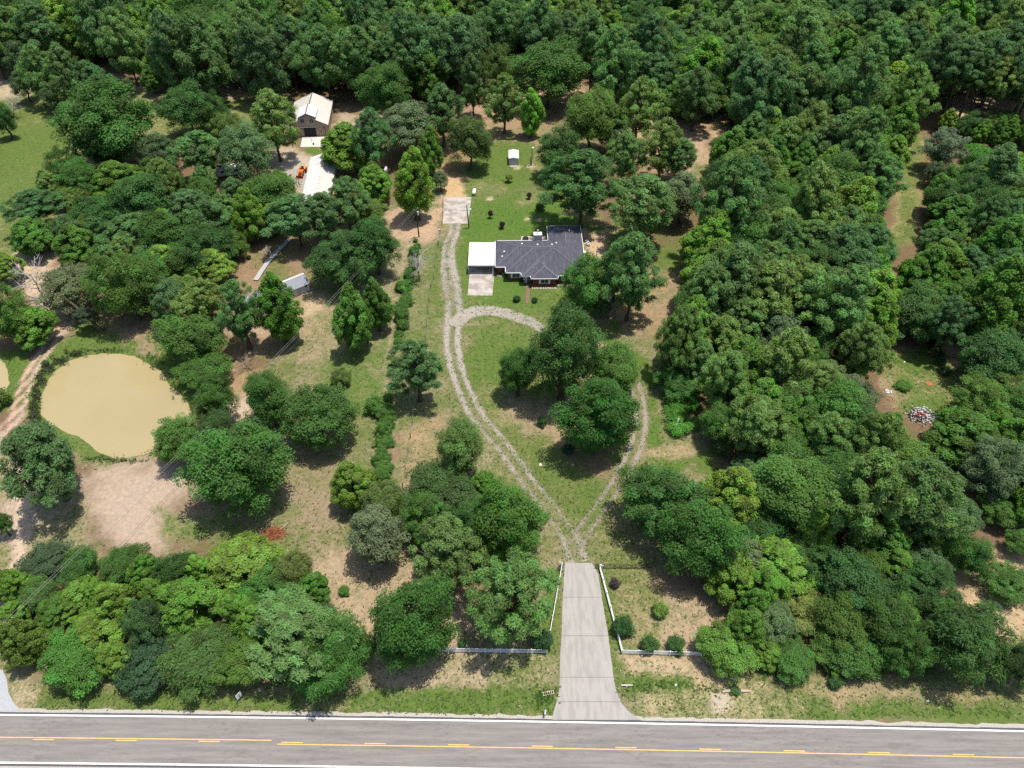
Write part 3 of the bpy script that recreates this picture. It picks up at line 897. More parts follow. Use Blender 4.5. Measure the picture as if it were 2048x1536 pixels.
def bare_mesh(seed, n1=13, spread=1.0):
    rng = np.random.default_rng(seed)
    b = MB()
    for i in range(n1):
        ph = i * 2.4 + rng.normal() * .3
        z0 = -.9 + 1.3 * i / n1
        L = spread * (.95 - .35 * i / n1)
        p0 = np.array([0, 0, z0]); d = np.array([math.cos(ph), math.sin(ph), .55 + .5 * i / n1])
        p1 = p0 + d * L * .5; p2 = p1 + (d + rng.normal(size=3) * .35) * L * .45
        b.tube([tuple(p0), tuple(p1), tuple(p2)], [.028, .018, .006], 4, cap=False)
        for q in range(7):
            t = .25 + .7 * rng.random()
            s0 = p0 + (p1 - p0) * min(1, t * 2) if t < .5 else p1 + (p2 - p1) * (t - .5) * 2
            e = s0 + (d * .4 + rng.normal(size=3) * .6) * L * .42
            b.tube([tuple(s0), tuple((s0 + e) / 2 + rng.normal(size=3) * .03), tuple(e)], [.013, .008, .003], 3, cap=False)
            for w in range(3):
                e2 = e + rng.normal(size=3) * .16
                s2 = s0 + (e - s0) * (.5 + .5 * rng.random())
                b.tube([tuple(s2), tuple(e2)], [.006, .002], 3, cap=False)
    return b.mesh('branches', M['grey_bark'])
BARE = [bare_mesh(1), bare_mesh(2, 10, 1.15)]

TINT = {
    'pine': [(.040, .082, .030), (.048, .098, .034), (.036, .078, .034), (.058, .104, .030)],
    'oak': [(.036, .092, .022), (.044, .108, .026), (.032, .084, .026), (.054, .112, .024)],
    'gum': [(.082, .180, .022), (.068, .160, .022), (.098, .190, .028), (.054, .140, .022)],
    'feathery': [(.098, .165, .036), (.080, .150, .036), (.115, .170, .045)],
    'knobby': [(.070, .128, .052), (.060, .112, .050), (.086, .140, .068)],
}
BRIGHT = {'pine': 2.35, 'oak': 1.75, 'gum': 1.6, 'feathery': 1.25, 'knobby': 1.4}
WARM = {'pine': (1.10, 1.06, .72), 'oak': (1.12, 1.04, .70), 'gum': (1.14, 1.03, .8), 'feathery': (1.05, 1.0, .85), 'knobby': (1.06, 1.0, .85)}
NAME = {'pine': 'pine_tree', 'oak': 'oak_tree', 'gum': 'sweetgum_tree', 'feathery': 'willow_tree', 'knobby': 'holly_tree'}
LOOK = {'pine': 'pine', 'oak': 'dark broadleaf tree', 'gum': 'bright green tree', 'feathery': 'light feathery tree', 'knobby': 'grey-green tree'}
GROUP = {'pine': 'pine trees of the property and woods', 'oak': 'dark broadleaf trees of the property and woods', 'gum': 'bright green trees of the property and woods', 'feathery': 'light feathery trees of the property and woods', 'knobby': 'grey-green small-leaved trees of the property and woods'}
ASP = {'pine': (.6, 2.0), 'oak': (.55, 1.8), 'gum': (.6, 1.9), 'feathery': (.5, 1.2), 'knobby': (.55, 1.2)}
TREES = []          # dicts: kind, x, y (ground), r, b, hc, px, py

def solve(x, yt, yb, w, kd, clear=None):
    yc, hh = (yt + yb) / 2.0, (yb - yt) / 2.0
    hc = 6.0
    for _ in range(8):
        X, Y = g(x, yc, hc)
        s = FOC / depth(X, Y, hc)
        r = w / 2.0 / s
        rr = ray(x, yc)
        th = math.atan2(-rr[2], math.hypot(rr[0], rr[1]))
        H2 = hh / s
        b = math.sqrt(max(H2 * H2 - (r * math.sin(th)) ** 2, 0)) / math.cos(th)
        lo, hi = ASP[kd]
        b = min(max(b, lo * r), hi * r)
        cl = clear if clear is not None else {'pine': .45 * r + .8, 'oak': .16 * r + .5, 'gum': .18 * r + .5, 'feathery': .22 * r + .6, 'knobby': .2 * r + .5}[kd]
        hc = b + cl
    return X, Y, r, b, hc

def plan(kd, x, yt, yb, w, tint=None, clear=None, note=None):
    if yb > 1310: yt, yb = yt - 8, yb - 14
    if clear is None and yb > 1150 and kd != 'pine': clear = .25
    X, Y, r, b, hc = solve(x, yt, yb, w, kd, clear)
    TREES.append(dict(k=kd, x=X, y=Y, r=r, b=b, hc=hc, px=x, py=(yt + yb) / 2, t=tint, note=note, fix=True))

P, O, G, F, K = 'pine', 'oak', 'gum', 'feathery', 'knobby'
EXPLICIT = [
    # around the mown clearing, upper left
    (K, 32, 78, 150, 60), (P, 76, 88, 196, 66), (K, 46, 140, 196, 52), (P, 130, 84, 205, 76), (P, 178, 118, 200, 80), (K, 102, 165, 222, 46),
    (O, 210, 168, 318, 172), (O, 212, 270, 332, 70), (O, 372, 166, 262, 96), (O, 418, 190, 262, 64), (F, 452, 225, 275, 62), (P, 542, 174, 300, 98),
    (G, 300, 128, 182, 40), (P, 362, 128, 170, 50), (O, 6, 200, 275, 40),
    (K, 490, 244, 366, 112), (P, 400, 255, 345, 100), (K, 318, 265, 342, 96), (O, 160, 318, 404, 86), (G, 232, 313, 400, 108), (F, 143, 365, 424, 78), (P, 65, 372, 444, 106),
    (G, 60, 428, 505, 96), (O, 205, 388, 462, 104), (O, 290, 342, 448, 112), (P, 378, 372, 470, 112), (P, 255, 420, 505, 114), (O, 340, 418, 522, 112), (G, 152, 440, 534, 100), (O, 412, 452, 542, 98), (G, 326, 480, 562, 92),
    (G, 496, 366, 480, 70), (O, 552, 342, 440, 108), (P, 590, 382, 478, 112), (P, 648, 378, 480, 96), (G, 692, 238, 336, 112, (.085, .165, .022)), (G, 747, 318, 396, 70), (P, 742, 212, 330, 80), (P, 690, 348, 445, 84), (F, 735, 392, 446, 72),
    (O, 772, 124, 238, 92), (K, 820, 203, 302, 128), (G, 857, 96, 192, 74), (P, 884, 162, 272, 86), (F, 940, 224, 330, 88, (.070, .120, .034)), (G, 860, 248, 346, 62), (G, 828, 272, 448, 84, (.090, .185, .022)), (K, 880, 332, 386, 32),
    (G, 746, 326, 408, 66), (O, 684, 468, 572, 118), (O, 752, 434, 545, 88),
    # behind the house yard
    (P, 944, 104, 217, 60), (F, 994, 90, 166, 64, (.075, .13, .032)), (P, 1008, 145, 248, 66), (G, 1062, 156, 284, 52, (.085, .22, .022)), (O, 1098, 86, 206, 134, (.046, .12, .032)), (F, 1182, 170, 298, 116, (.11, .19, .035)), (G, 1258, 108, 182, 106), (P, 1278, 150, 272, 88), (P, 1222, 205, 290, 70),
    (O, 1120, 258, 350, 84), (P, 1166, 292, 432, 142, (.034, .074, .026)), (P, 1326, 230, 346, 88), (P, 1250, 255, 360, 78), (P, 1292, 338, 472, 134), (K, 1366, 342, 440, 94), (P, 1396, 130, 240, 84), (G, 1372, 140, 230, 90), (P, 1358, 270, 350, 80),
    (P, 1266, 454, 626, 116), (O, 1172, 512, 622, 92, (.050, .120, .030)), (K, 1205, 598, 634, 40), (O, 1232, 505, 600, 60),
    # left wood round the pond
    (O, 12, 575, 690, 84), (G, 60, 604, 690, 92), (K, 140, 526, 620, 108, (.085, .125, .062)), (G, 12, 500, 560, 64), (O, 248, 503, 642, 120), (O, 292, 498, 592, 92), (O, 356, 478, 562, 122), (G, 420, 488, 562, 92),
    (K, 342, 553, 642, 78), (P, 406, 548, 652, 92), (O, 380, 622, 732, 118), (O, 412, 698, 772, 98), (P, 476, 544, 692, 80), (G, 556, 530, 690, 92, (.070, .165, .02)), (O, 428, 744, 846, 82), (O, 537, 738, 856, 96), (O, 637, 770, 898, 132, (.044, .104, .028)), (O, 352, 832, 926, 92), (O, 476, 834, 1022, 184),
    (G, 702, 558, 702, 86, (.055, .145, .024)), (G, 752, 538, 668, 68, (.055, .145, .024)), (F, 430, 822, 900, 70, (.06, .12, .036)), (P, 80, 826, 1002, 166), (O, 2, 1018, 1076, 36),
    # middle
    (P, 832, 666, 792, 98), (O, 920, 834, 952, 104, (.050, .100, .032)), (O, 888, 934, 1046, 148, (.034, .074, .028)), (O, 1010, 966, 1122, 140, (.040, .112, .022)), (K, 752, 1000, 1146, 116, (.10, .15, .082)), (P, 892, 1030, 1172, 134, (.05, .095, .034)), (G, 702, 910, 1016, 86), (F, 768, 955, 1042, 86),
    (O, 828, 1172, 1352, 152, (.036, .104, .024)), (P, 1022, 1100, 1270, 156, (.046, .092, .03)), (O, 1035, 694, 790, 72), (O, 1127, 612, 802, 128, (.038, .080, .026)), (O, 1228, 690, 786, 102), (O, 1198, 755, 914, 138, (.034, .098, .022)),
    # lower left wood
    (K, 88, 1090, 1166, 102, (.045, .08, .042)), (G, 26, 1124, 1212, 78), (F, 70, 1152, 1226, 82), (O, 246, 1092, 1166, 96), (G, 292, 1098, 1182, 72), (O, 346, 1104, 1182, 76), (G, 156, 1148, 1228, 102), (G, 480, 1060, 1184, 168, (.085, .165, .026)), (F, 588, 1094, 1188, 84), (G, 370, 1138, 1272, 142), (O, 538, 1130, 1242, 132, (.04, .11, .022)), (G, 226, 1154, 1262, 84),
    (O, 288, 1194, 1298, 82, (.036, .08, .034)), (G, 186, 1220, 1332, 136, (.105, .185, .026)), (G, 40, 1228, 1352, 98, (.075, .145, .026)), (O, 150, 1288, 1376, 140, (.04, .115, .022)), (K, 290, 1292, 1398, 120, (.048, .10, .05)), (F, 406, 1260, 1390, 160, (.085, .16, .04)), (P, 578, 1204, 1346, 196, (.040, .085, .032)), (F, 662, 1244, 1398, 150, (.055, .145, .026)), (K, 636, 1198, 1264, 82), (G, 110, 1180, 1260, 90),
    # right-hand wood, lower edge and lawn edge
    (O, 1320, 928, 1072, 148, (.042, .10, .028)), (O, 1402, 1000, 1168, 148, (.034, .092, .022)), (O, 1449, 1256, 1362, 106, (.06, .14, .03)), (F, 1598, 1166, 1258, 114, (.125, .175, .045)), (G, 1505, 1164, 1262, 74), (O, 1714, 1110, 1248, 140, (.036, .09, .034)), (G, 1563, 1088, 1172, 166), (O, 1935, 1058, 1158, 86), (F, 1925, 1198, 1378, 158, (.055, .125, .03)), (O, 1585, 1288, 1368, 92), (O, 1715, 1268, 1356, 122), (G, 1537, 1278, 1352, 72), (O, 1810, 1258, 1362, 88), (O, 1660, 1282, 1352, 80), (G, 1800, 1170, 1260, 90),
    (O, 945, 1005, 1110, 90), (O, 850, 985, 1085, 96), (O, 980, 1060, 1140, 80), (G, 965, 935, 1010, 70),
    (O, 2032, 1288, 1392, 76, (.034, .08, .03)), (O, 2018, 1128, 1202, 88), (O, 2046, 1058, 1112, 60), (O, 1998, 984, 1046, 76), (O, 1835, 570, 678, 112, (.044, .10, .034)), (G, 1990, 498, 700, 140), (O, 1990, 655, 775, 130, (.032, .076, .026)), (G, 1940, 808, 932, 146), (K, 1990, 878, 1002, 110), (P, 1758, 815, 955, 96), (F, 1437, 794, 892, 76, (.068, .150, .030)), (K, 1448, 872, 908, 38), (P, 1728, 632, 760, 100), (F, 1352, 728, 790, 78, (.05, .14, .03)),
    (K, 1888, 260, 338, 82, (.105, .155, .095)), (F, 1955, 285, 345, 64, (.07, .19, .025)), (K, 1870, 320, 368, 40), (G, 1790, 120, 210, 92, (.12, .215, .028)), (G, 1762, 190, 262, 84), (G, 1800, 198, 300, 84), (G, 1698, 176, 260, 96), (G, 1650, 240, 300, 84), (G, 1745, 245, 330, 90), (G, 1790, 265, 340, 66), (K, 1572, 268, 310, 60, (.11, .15, .10)), (G, 1472, 318, 390, 84), (P, 1360, 600, 740, 92), (P, 1405, 672, 768, 72),
    (K, 1490, 668, 740, 84, (.10, .155, .06)), (G, 1655, 585, 662, 90), (K, 1650, 715, 800, 88, (.09, .145, .05)), (K, 1520, 905, 985, 110), (G, 1910, 380, 480, 110), (G, 2010, 420, 560, 110), (G, 1880, 470, 580, 100, (.075, .165, .024)), (P, 2000, 280, 400, 100), (O, 1930, 560, 650, 110),
]
for e in EXPLICIT:
    plan(*e)
for x, yt, yb, w, cl in ((1885, 60, 160, 70, 13), (1930, 70, 168, 74, 13), (1985, 66, 170, 76, 13), (2035, 80, 180, 74, 13), (1958, 95, 178, 66, 13), (2005, 110, 190, 66, 12), (1186, 18, 112, 80, 14), (1138, 20, 100, 60, 12), (800, 30, 100, 62, 10)):
    plan(P, x, yt, yb, w, None, cl)

ZONES = [
    ([(-40, -30), (700, -30), (700, 150), (560, 150), (500, 112), (330, 118), (250, 90), (60, 60), (-40, 90)], {P: .24, O: .38, G: .18, K: .10, F: .10}, (7.2, 10.6), 300, .54),
    ([(700, -30), (1420, -30), (1420, 150), (1330, 160), (1190, 110), (1150, 50), (1020, 66), (900, 110), (860, 80), (780, 120), (700, 150)], {P: .36, O: .28, G: .24, F: .12}, (7.0, 10.2), 300, .54),
    ([(1420, -30), (2090, -30), (2090, 175), (1960, 140), (1850, 130), (1840, 200), (1600, 190), (1470, 175)], {P: .48, O: .24, G: .22, F: .06}, (7.0, 10.2), 300, .54),
    ([(1470, 200), (1600, 190), (1700, 200), (1790, 300), (1780, 470), (1760, 600), (1410, 600), (1420, 480), (1452, 390), (1440, 300)], {P: .50, O: .24, G: .20, F: .06}, (5.8, 8.8), 240, .54),
    ([(1390, 560), (1760, 590), (1770, 680), (1740, 790), (1800, 880), (1900, 990), (1850, 1000), (1450, 1000), (1530, 900), (1500, 820), (1430, 740), (1370, 660)], {O: .46, P: .2, G: .26, K: .08}, (4.8, 7.6), 240, .54),
    ([(1450, 1000), (1930, 990), (1890, 1130), (1850, 1290), (1500, 1270), (1460, 1200), (1440, 1120)], {O: .6, G: .3, K: .1}, (4.0, 5.8), 80, .56),
    ([(1870, 380), (2110, 300), (2110, 640), (1900, 640), (1850, 560), (1850, 470)], {G: .5, O: .3, P: .2}, (4.5, 7.0), 60, .6),
    ([(1960, 790), (2110, 780), (2110, 1010), (1990, 1020), (1940, 900)], {O: .6, G: .4}, (4.0, 6.0), 30, .6),
    ([(30, 400), (130, 330), (300, 330), (560, 350), (560, 440), (470, 480), (420, 560), (340, 620), (300, 590), (100, 460)], {O: .5, P: .3, G: .2}, (3.4, 5.0), 26, .62),
    ([(0, 1150), (300, 1110), (600, 1120), (680, 1260), (640, 1330), (60, 1330)], {G: .4, O: .5, K: .1}, (3.0, 4.4), 10, .62),
    ([(1865, 205), (2085, 215), (2085, 270), (1960, 262), (1880, 240)], {O: .5, G: .3, K: .2}, (2.4, 3.8), 20, .6),
    ([(-60, 200), (0, 215), (5, 300), (-60, 320)], {O: 1.0}, (4, 5), 8, .6),
]
KEEP = [(1325, 785, 1400, 885), (525, 475, 590, 535), (575, 155, 690, 290), (1800, 300, 1840, 470), (1768, 692, 1890, 815), (1424, 195, 1452, 262), (1895, 188, 1980, 216), (236, 168, 332, 245), (432, 162, 522, 226), (-20, 165, 60, 330), (935, 290, 1090, 470), (600, 300, 665, 380), (590, 540, 625, 590), (1830, 815, 1860, 840), (1905, 1150, 1990, 1260)]
def inpoly(x, y, poly):
    c = False
    for i in range(len(poly)):
        a, b = poly[i], poly[i - 1]
        if (a[1] > y) != (b[1] > y) and x < (b[0] - a[0]) * (y - a[1]) / ((b[1] - a[1]) or 1e-9) + a[0]:
            c = not c
    return c
ZR = random.Random(12)
for poly, mix, (r0, r1), cnt, sep in ZONES:
    xs, ys = [p[0] for p in poly], [p[1] for p in poly]
    got = tries = 0
    while got < cnt and tries < 5000:
        tries += 1
        # even over the ground rather than over the picture: rows far off are drawn more often
        x, y = ZR.uniform(min(xs), max(xs)), ZR.uniform(min(ys), max(ys))
        if not inpoly(x, y, poly): continue
        kd = ZR.choices(list(mix), list(mix.values()))[0]
        r = ZR.uniform(r0, r1) * {P: .88, O: 1.05, G: .86, F: .95, K: .9}[kd]
        b = r * {P: ZR.uniform(.95, 1.6), O: ZR.uniform(.75, 1.1), G: ZR.uniform(1.0, 1.5), F: .95, K: .9}[kd]
        hc = b + {P: ZR.uniform(2, 6), O: 1.2, G: 1.4, F: 1.2, K: 1.0}[kd] * (.3 if y > 1000 else 1)
        X, Y = g(x, y, hc)
        if any((t['x'] - X) ** 2 + (t['y'] - Y) ** 2 < (sep * (t['r'] + r) * (1.0 if t['fix'] else 1.0)) ** 2 for t in TREES): continue
        ps = FOC / depth(X, Y, hc) * r
        if any(x + ps > a_ and x - ps < c_ and y + ps * .8 > b_ and y - ps * .8 < d_ for a_, b_, c_, d_ in KEEP): continue
        TREES.append(dict(k=kd, x=X, y=Y, r=r, b=b, hc=hc, px=x, py=y, t=None, note=None, fix=False))
        got += 1

# where each tree is: nearest landmark, which side of it, and its rank there
MARKS = {
    'brick house': (1075, 505), 'white carport roof': (960, 510), 'brown metal barn': (625, 235), 'long white building': (640, 348), 'muddy pond': (230, 800), 'small grey shed': (603, 568),
    'grey pump shed': (1027, 315), 'concrete driveway': (1165, 1260), 'white fence corner': (1244, 1304), 'orange board': (1858, 767), 'vine-covered mound': (1358, 830), 'debris heap': (1840, 826),
    'grass strip': (1820, 380), 'gravel loop': (1283, 850), 'transformer pole': (838, 450), 'round lawn tip': (1150, 1070), 'white propane tank': (948, 384), 'pond sand': (270, 990),
    'red brush heap': (548, 1065), 'mown clearing': (60, 300), 'white roadside sign': (473, 1380), 'side road': (10, 1385), 'grey boardwalk': (555, 507), 'iron gate': (1255, 1134), 'bare grey tree': (846, 520),
    'grass strip end': (1835, 255), 'sandy gap in the pines': (1935, 200), 'sandy yard gap': (1440, 210), 'mower behind the barn': (666, 197), 'mailbox': (1088, 1425), 'grey roof at the edge': (2032, 882), 'fallen log by the road': (1472, 1378),
    'sandy bank': (1900, 670), 'old gate post': (754, 1275), 'clearing edge fence': (320, 158), 'upper sand patch': (70, 545), 'dirt under the right oaks': (1960, 1210),
    'middle of the wood edge horizon': (1024, 0), 'upper left corner': (0, 0), 'upper right corner': (2048, 0), 'left part of the top edge': (400, 0), 'right part of the top edge': (1500, 0), 'heart of the right wood': (1600, 480), 'dense middle of the right wood': (1620, 760), 'lower part of the right wood': (1700, 1020), 'yard pine belt': (1300, 300),
}
for k_ in ('middle of the wood edge horizon', 'left part of the top edge', 'right part of the top edge', 'upper left corner', 'upper right corner'): MARKS.pop(k_)
for nm_, x_ in (('mown clearing', 60), ('big clearing oak', 230), ('field fence', 400), ('metal barn', 610), ('shaded wood corner', 760), ('wire fence', 900), ('pump shed', 1040), ('yard pines', 1190), ('house wing', 1330), ('sandy gap', 1470), ('bright green grove', 1640), ('grass strip', 1810), ('bare-trunked pines', 1960)):
    MARKS['deep wood beyond the ' + nm_] = (x_, -5)
    MARKS['near wood beyond the ' + nm_] = (x_, 75)
for nm_, p_ in {'upper pines of the right wood': (1500, 300), 'upper middle of the right wood': (1620, 350), 'pines left of the grass strip': (1740, 420), 'left flank of the right wood': (1460, 560), 'right flank of the right wood': (1730, 600), 'wood behind the vine mound': (1480, 740), 'wood left of the right lawn': (1720, 740), 'wood right of the gravel loop': (1520, 960), 'wood below the debris heap': (1800, 960), 'wood right of the iron gate': (1480, 1120), 'wood behind the fallen log': (1540, 1270), 'wood below the grey roof': (1900, 1080)}.items():
    MARKS[nm_] = p_
ORD = ['', 'second nearest ', 'third nearest ', 'fourth nearest ', 'fifth nearest ', 'sixth nearest ', 'seventh nearest ', 'eighth nearest ', 'ninth nearest ', 'tenth nearest ', 'eleventh nearest ', 'twelfth nearest ', 'thirteenth nearest ', 'fourteenth nearest ']
cells = {}
for t in TREES:
    bm, bd = None, 1e9
    for mk, (mx_, my_) in MARKS.items():
        d = math.hypot(t['px'] - mx_, (t['py'] - my_) * 1.3)
        if d < bd: bm, bd = mk, d
    dx, dy = t['px'] - MARKS[bm][0], (t['py'] - MARKS[bm][1]) * 1.2
    side = ('right of' if dx > 0 else 'left of') if abs(dx) > abs(dy) else ('in front of' if dy > 0 else 'behind')
    if 'edge' in bm and 'top' in bm or 'corner' in bm and 'upper' in bm:
        side = {'in front of': 'below', 'behind': 'at'}.get(side, side)
    cells.setdefault((t['k'], bm, side), []).append((bd, id(t), t))
for (kd, bm, side), lst in cells.items():
    lst.sort(key=lambda q: q[0])
    for i, (_, _, t) in enumerate(lst):
        if len(lst) == 1:
            t['label'] = '%s standing %s the %s' % (LOOK[kd], side, bm)
        else:
            t['label'] = '%s %s the %s, %s' % (LOOK[kd], side, bm, (ORD[i] or 'nearest ').strip()) if i < len(ORD) else '%s %s the %s, farther off' % (LOOK[kd], side, bm)
if True:
    print('BIGCELLS', sorted(((len(v), k) for k, v in cells.items()), reverse=True)[:8])

def plant_tree(t, i):
    kd = t['k']
    rng = random.Random(i * 7 + 1)
    o = thing(NAME[kd], t['label'], 'tree', (t['x'], t['y'], 0), 0, GROUP[kd])
    pr = PROTO['dense' if kd == O and t['fix'] and int(t['px']) in (1127, 1198, 1035, 1228, 828, 1120, 210, 1172, 637, 1098) else kd]
    tb = TRUNKS['pine_bark' if kd == P else 'bark']
    tr = bpy.data.objects.new('trunk', tb[i % 3])
    h = t['hc'] + t['b'] * (.75 if kd in (P, G) else .2)
    wd = h * {P: .75, G: .75, O: 1.0, F: .8, K: .9}[kd]
    wd = min(wd, 14)
    tr.scale = (wd, wd, h)
    tr.rotation_euler = (0, 0, rng.uniform(0, 6.28))
    link_obj(tr, o)
    c = bpy.data.objects.new('crown', pr[i % len(pr)])
    c.location = (0, 0, t['hc'])
    kx = 1.12 if kd in (P, G) else 1.02
    if t['py'] > 1080 and t['px'] < 720: kx *= .95
    q_ = rng.uniform(.86, 1.14)
    c.scale = (t['r'] * kx * q_, t['r'] * kx / q_, t['b'] * 1.0)
    tl = .16 if not t['fix'] else .09
    c.rotation_euler = (rng.uniform(-tl, tl), rng.uniform(-tl, tl), rng.uniform(0, 6.28))
    col = [q * BRIGHT[kd] * w_ for q, w_ in zip(t['t'] or rng.choice(TINT[kd]), WARM[kd])]
    j = rng.uniform(.86, 1.14); jr = rng.uniform(.9, 1.12)
    c.color = (col[0] * j * jr, col[1] * j, col[2] * j, 1)
    link_obj(c, o)
for i, t in enumerate(TREES):
    plant_tree(t, i)
print('LONG', [t['label'] for t in TREES if len(t['label'].replace('-', ' ').split()) > 16])
print('TREES', len(TREES), {k: sum(t['k'] == k for t in TREES) for k in NAME})

# bare and half-dead trees
def bare_tree(px, py, h, r, lab, mesh, lean=(0, 0), pale=True):
    X, Y = g(px, py)
    o = thing('dead_tree', lab, 'tree', (X, Y, 0), 0, 'bare grey trees')
    o.rotation_euler = (lean[0], lean[1], random.uniform(0, 6))
    tr = bpy.data.objects.new('trunk', TRUNKS['bark'][0]); tr.scale = (h * .5, h * .5, h * .8); link_obj(tr, o)
    c = bpy.data.objects.new('branches', mesh); c.location = (0, 0, h * .62); c.scale = (r, r, h * .4); link_obj(c, o)
bare_tree(839, 562, 8.5, 3.6, 'bare grey tree between the hedge row and the wire fence', BARE[0])
bare_tree(88, 598, 9.5, 5.5, 'bare grey tree above the sand patch left of the boardwalk wood', BARE[1])
bare_tree(505, 742, 3.2, 4.0, 'fallen bare grey branches at the wood edge right of the pond', BARE[1], (1.1, .5))
bare_tree(104, 636, 7.0, 4.0, 'bare grey tree beside the leaning tree above the pond', BARE[0])
bare_tree(28, 236, 8.0, 3.0, 'leaning bare grey tree in the mown clearing', BARE[0], (.1, -.35))
bare_tree(1452, 62, 16.0, 4.0, 'bare grey tree among the pines by the far sandy gap', BARE[1])
# the leaning trunk above the pond
X, Y = g(206, 664)
o = thing('leaning_tree', 'thick dark trunk leaning over the grass above the pond', 'tree', (X, Y, 0))
b = MB(); b.tube([(0, 0, -.2), (-1.6, .6, 2.2), (-3.4, 1.3, 4.6), (-5.2, 2.0, 6.6), (-7.2, 2.6, 8.4)], [.45, .38, .32, .25, .12], 8)
b.tube([(-3.4, 1.3, 4.6), (-4.2, -.4, 6.6), (-5.5, -1.4, 8.2)], [.22, .16, .08], 6)
b.build('trunk', M['bark'], o)
c = bpy.data.objects.new('crown', PROTO['knobby'][1]); c.location = (-2.6, .4, 4.4); c.scale = (2.6, 2.4, 1.9); c.color = (.07, .11, .055, 1); link_obj(c, o)

# ------------------------------------------------------------------ shrubs
def shrub(px, py, w, col, lab, name='shrub', cat='shrub', hk=1.0, group=None, proto=0, stem=False, lift=0.0):
    X, Y = g(px, py)
    s = FOC / depth(X, Y, 0)
    r = w / 2 / s
    o = thing(name, lab, cat, (X, Y, 0), 0, group)
    hc = r * hk * .85 + lift
    c = bpy.data.objects.new('foliage', PROTO['shrub'][proto % 2] if proto < 10 else PROTO['feathery'][proto % 3])
    c.location = (0, 0, hc); c.scale = (r, r, r * hk); c.rotation_euler = (0, 0, random.uniform(0, 6.28)); c.color = tuple(q * 1.35 for q in col) + (1,)
    link_obj(c, o)
    b = MB(); b.tube([(0, 0, -.05), (0.02, 0, hc)], [.06, .04], 5); b.build('stem', M['bark'], o)
    return o
PUR = (.045, .020, .028)
shrub(1018, 364, 15, (.13, .19, .03), 'lime green young shrub on the back lawn in front of the pump shed', lift=.55)
shrub(1058, 398, 10, PUR, 'purple-leaved shrub on the back lawn nearest the big pine', hk=1.3, group='purple-leaved shrubs on the back lawn', lift=.3)
shrub(981, 436, 10, PUR, 'purple-leaved shrub on the back lawn nearest the parking pad', hk=1.7, group='purple-leaved shrubs on the back lawn', lift=.3)
shrub(1004, 457, 12, PUR, 'purple-leaved shrub on the back lawn nearest the house', hk=1.2, group='purple-leaved shrubs on the back lawn', lift=.3)
shrub(1080, 420, 19, (.050, .11, .022), 'round green shrub on the back lawn behind the house wing')
shrub(1033, 602, 15, (.034, .075, .028), 'clipped dark ball shrub left of the brick walk', hk=.9, group='clipped ball shrubs either side of the brick walk')
shrub(1069, 604, 12.5, (.034, .075, .028), 'clipped dark ball shrub right of the brick walk', hk=.9, group='clipped ball shrubs either side of the brick walk')
shrub(1085, 850, 20, (.05, .11, .03), 'small dark shrub alone on the round lawn', hk=1.2)
shrub(1135, 906, 25, (.034, .08, .03), 'low dark shrub in the shade of the big lawn oak')
shrub(684, 768, 44, (.10, .15, .035), 'fine-leaved yellowish round bush on the grass left of the hedge row', hk=1.0, proto=11)
shrub(751, 824, 40, (.08, .175, .026), 'bright green bush standing left of the hedge row')
shrub(690, 1186, 22, (.07, .17, .026), 'small bright green bush on the dry lawn below the brush heap', hk=.9)
shrub(1229, 1172, 20, (.09, .07, .075), 'withered purple-grey plant beside the driveway fence', hk=1.3, proto=12)
shrub(1318, 1228, 32, (.13, .22, .03), 'lime green round bush on the right front lawn')
shrub(1244, 1262, 42, (.034, .095, .022), 'dark green bush leaning over the driveway fence', hk=1.1)
shrub(1296, 1296, 36, (.050, .115, .024), 'rounded green bush behind the front fence nearest its corner', group='pair of bushes behind the front fence')
shrub(1351, 1296, 36, (.050, .115, .024), 'rounded green bush behind the front fence farther from its corner', group='pair of bushes behind the front fence')
shrub(1084, 1290, 42, (.030, .080, .024), 'dark bush behind the end of the left front fence')
shrub(925, 1290, 19, (.05, .12, .04), 'small bluish green shrub behind the left front fence')
shrub(748, 1298, 13, (.05, .10, .03), 'little shrub at the old gate post on the front fence')
shrub(1667, 1370, 28, (.05, .115, .03), 'lone low bush in front of the right wood by the road')
shrub(8, 808, 42, (.10, .15, .03), 'yellow-green bush between the two ponds')
shrub(498, 518, 9, (.04, .09, .03), 'tiny shrub on the grass left of the boardwalk')
shrub(1805, 775, 34, (.085, .185, .03), 'low bright weed clump on the lawn left of the orange board', hk=.45, proto=11)
shrub(1470, 1384, 22, (.06, .13, .03), 'weedy bush at the fallen log by the road', hk=.6)
shrub(92, 731, 16, (.06, .10, .035), 'bushy weeds on the pond bank', hk=.8)
shrub(1008, 552, 9, (.045, .11, .03), 'small shrub by the front wall of the house')
shrub(1046, 563, 12, (.05, .085, .03), 'rambling shrub beside the front door', hk=.7)
# overgrown hedge along the old fence line
HED = [(834, 478), (832, 490), (830, 503), (828, 517), (826, 532), (823, 548), (820, 562), (812, 575), (810, 590), (808, 605), (806, 620), (805, 636), (803, 652), (801, 668), (799, 684), (778, 800), (775, 815), (773, 832), (773, 850), (771, 866), (768, 884), (767, 902), (766, 920), (765, 938), (764, 955)]
for k, (x, y) in enumerate(HED):
    hl_ = 'bright green hedge row bush, %s end of the row' % ((ORD[k] or 'nearest ').strip() + ' to the far' if k < 13 else (ORD[24 - k] or 'nearest ').strip() + ' to the near')
    w = (13 + (k % 3) * 3 if k < 7 else (20 + (k % 4) * 3 if k < 15 else 24 + (k % 3) * 4))
    w *= random.uniform(.75, 1.35)
    shrub(x + random.uniform(-5, 5), y + 5 + random.uniform(-3, 3), w, (.062 + .02 * random.random(), .15 + .03 * random.random(), .026), hl_, 'hedge_bush', 'bush', random.uniform(.55, 1.15), 'bushes of the overgrown hedge row', k if k % 3 else 11)
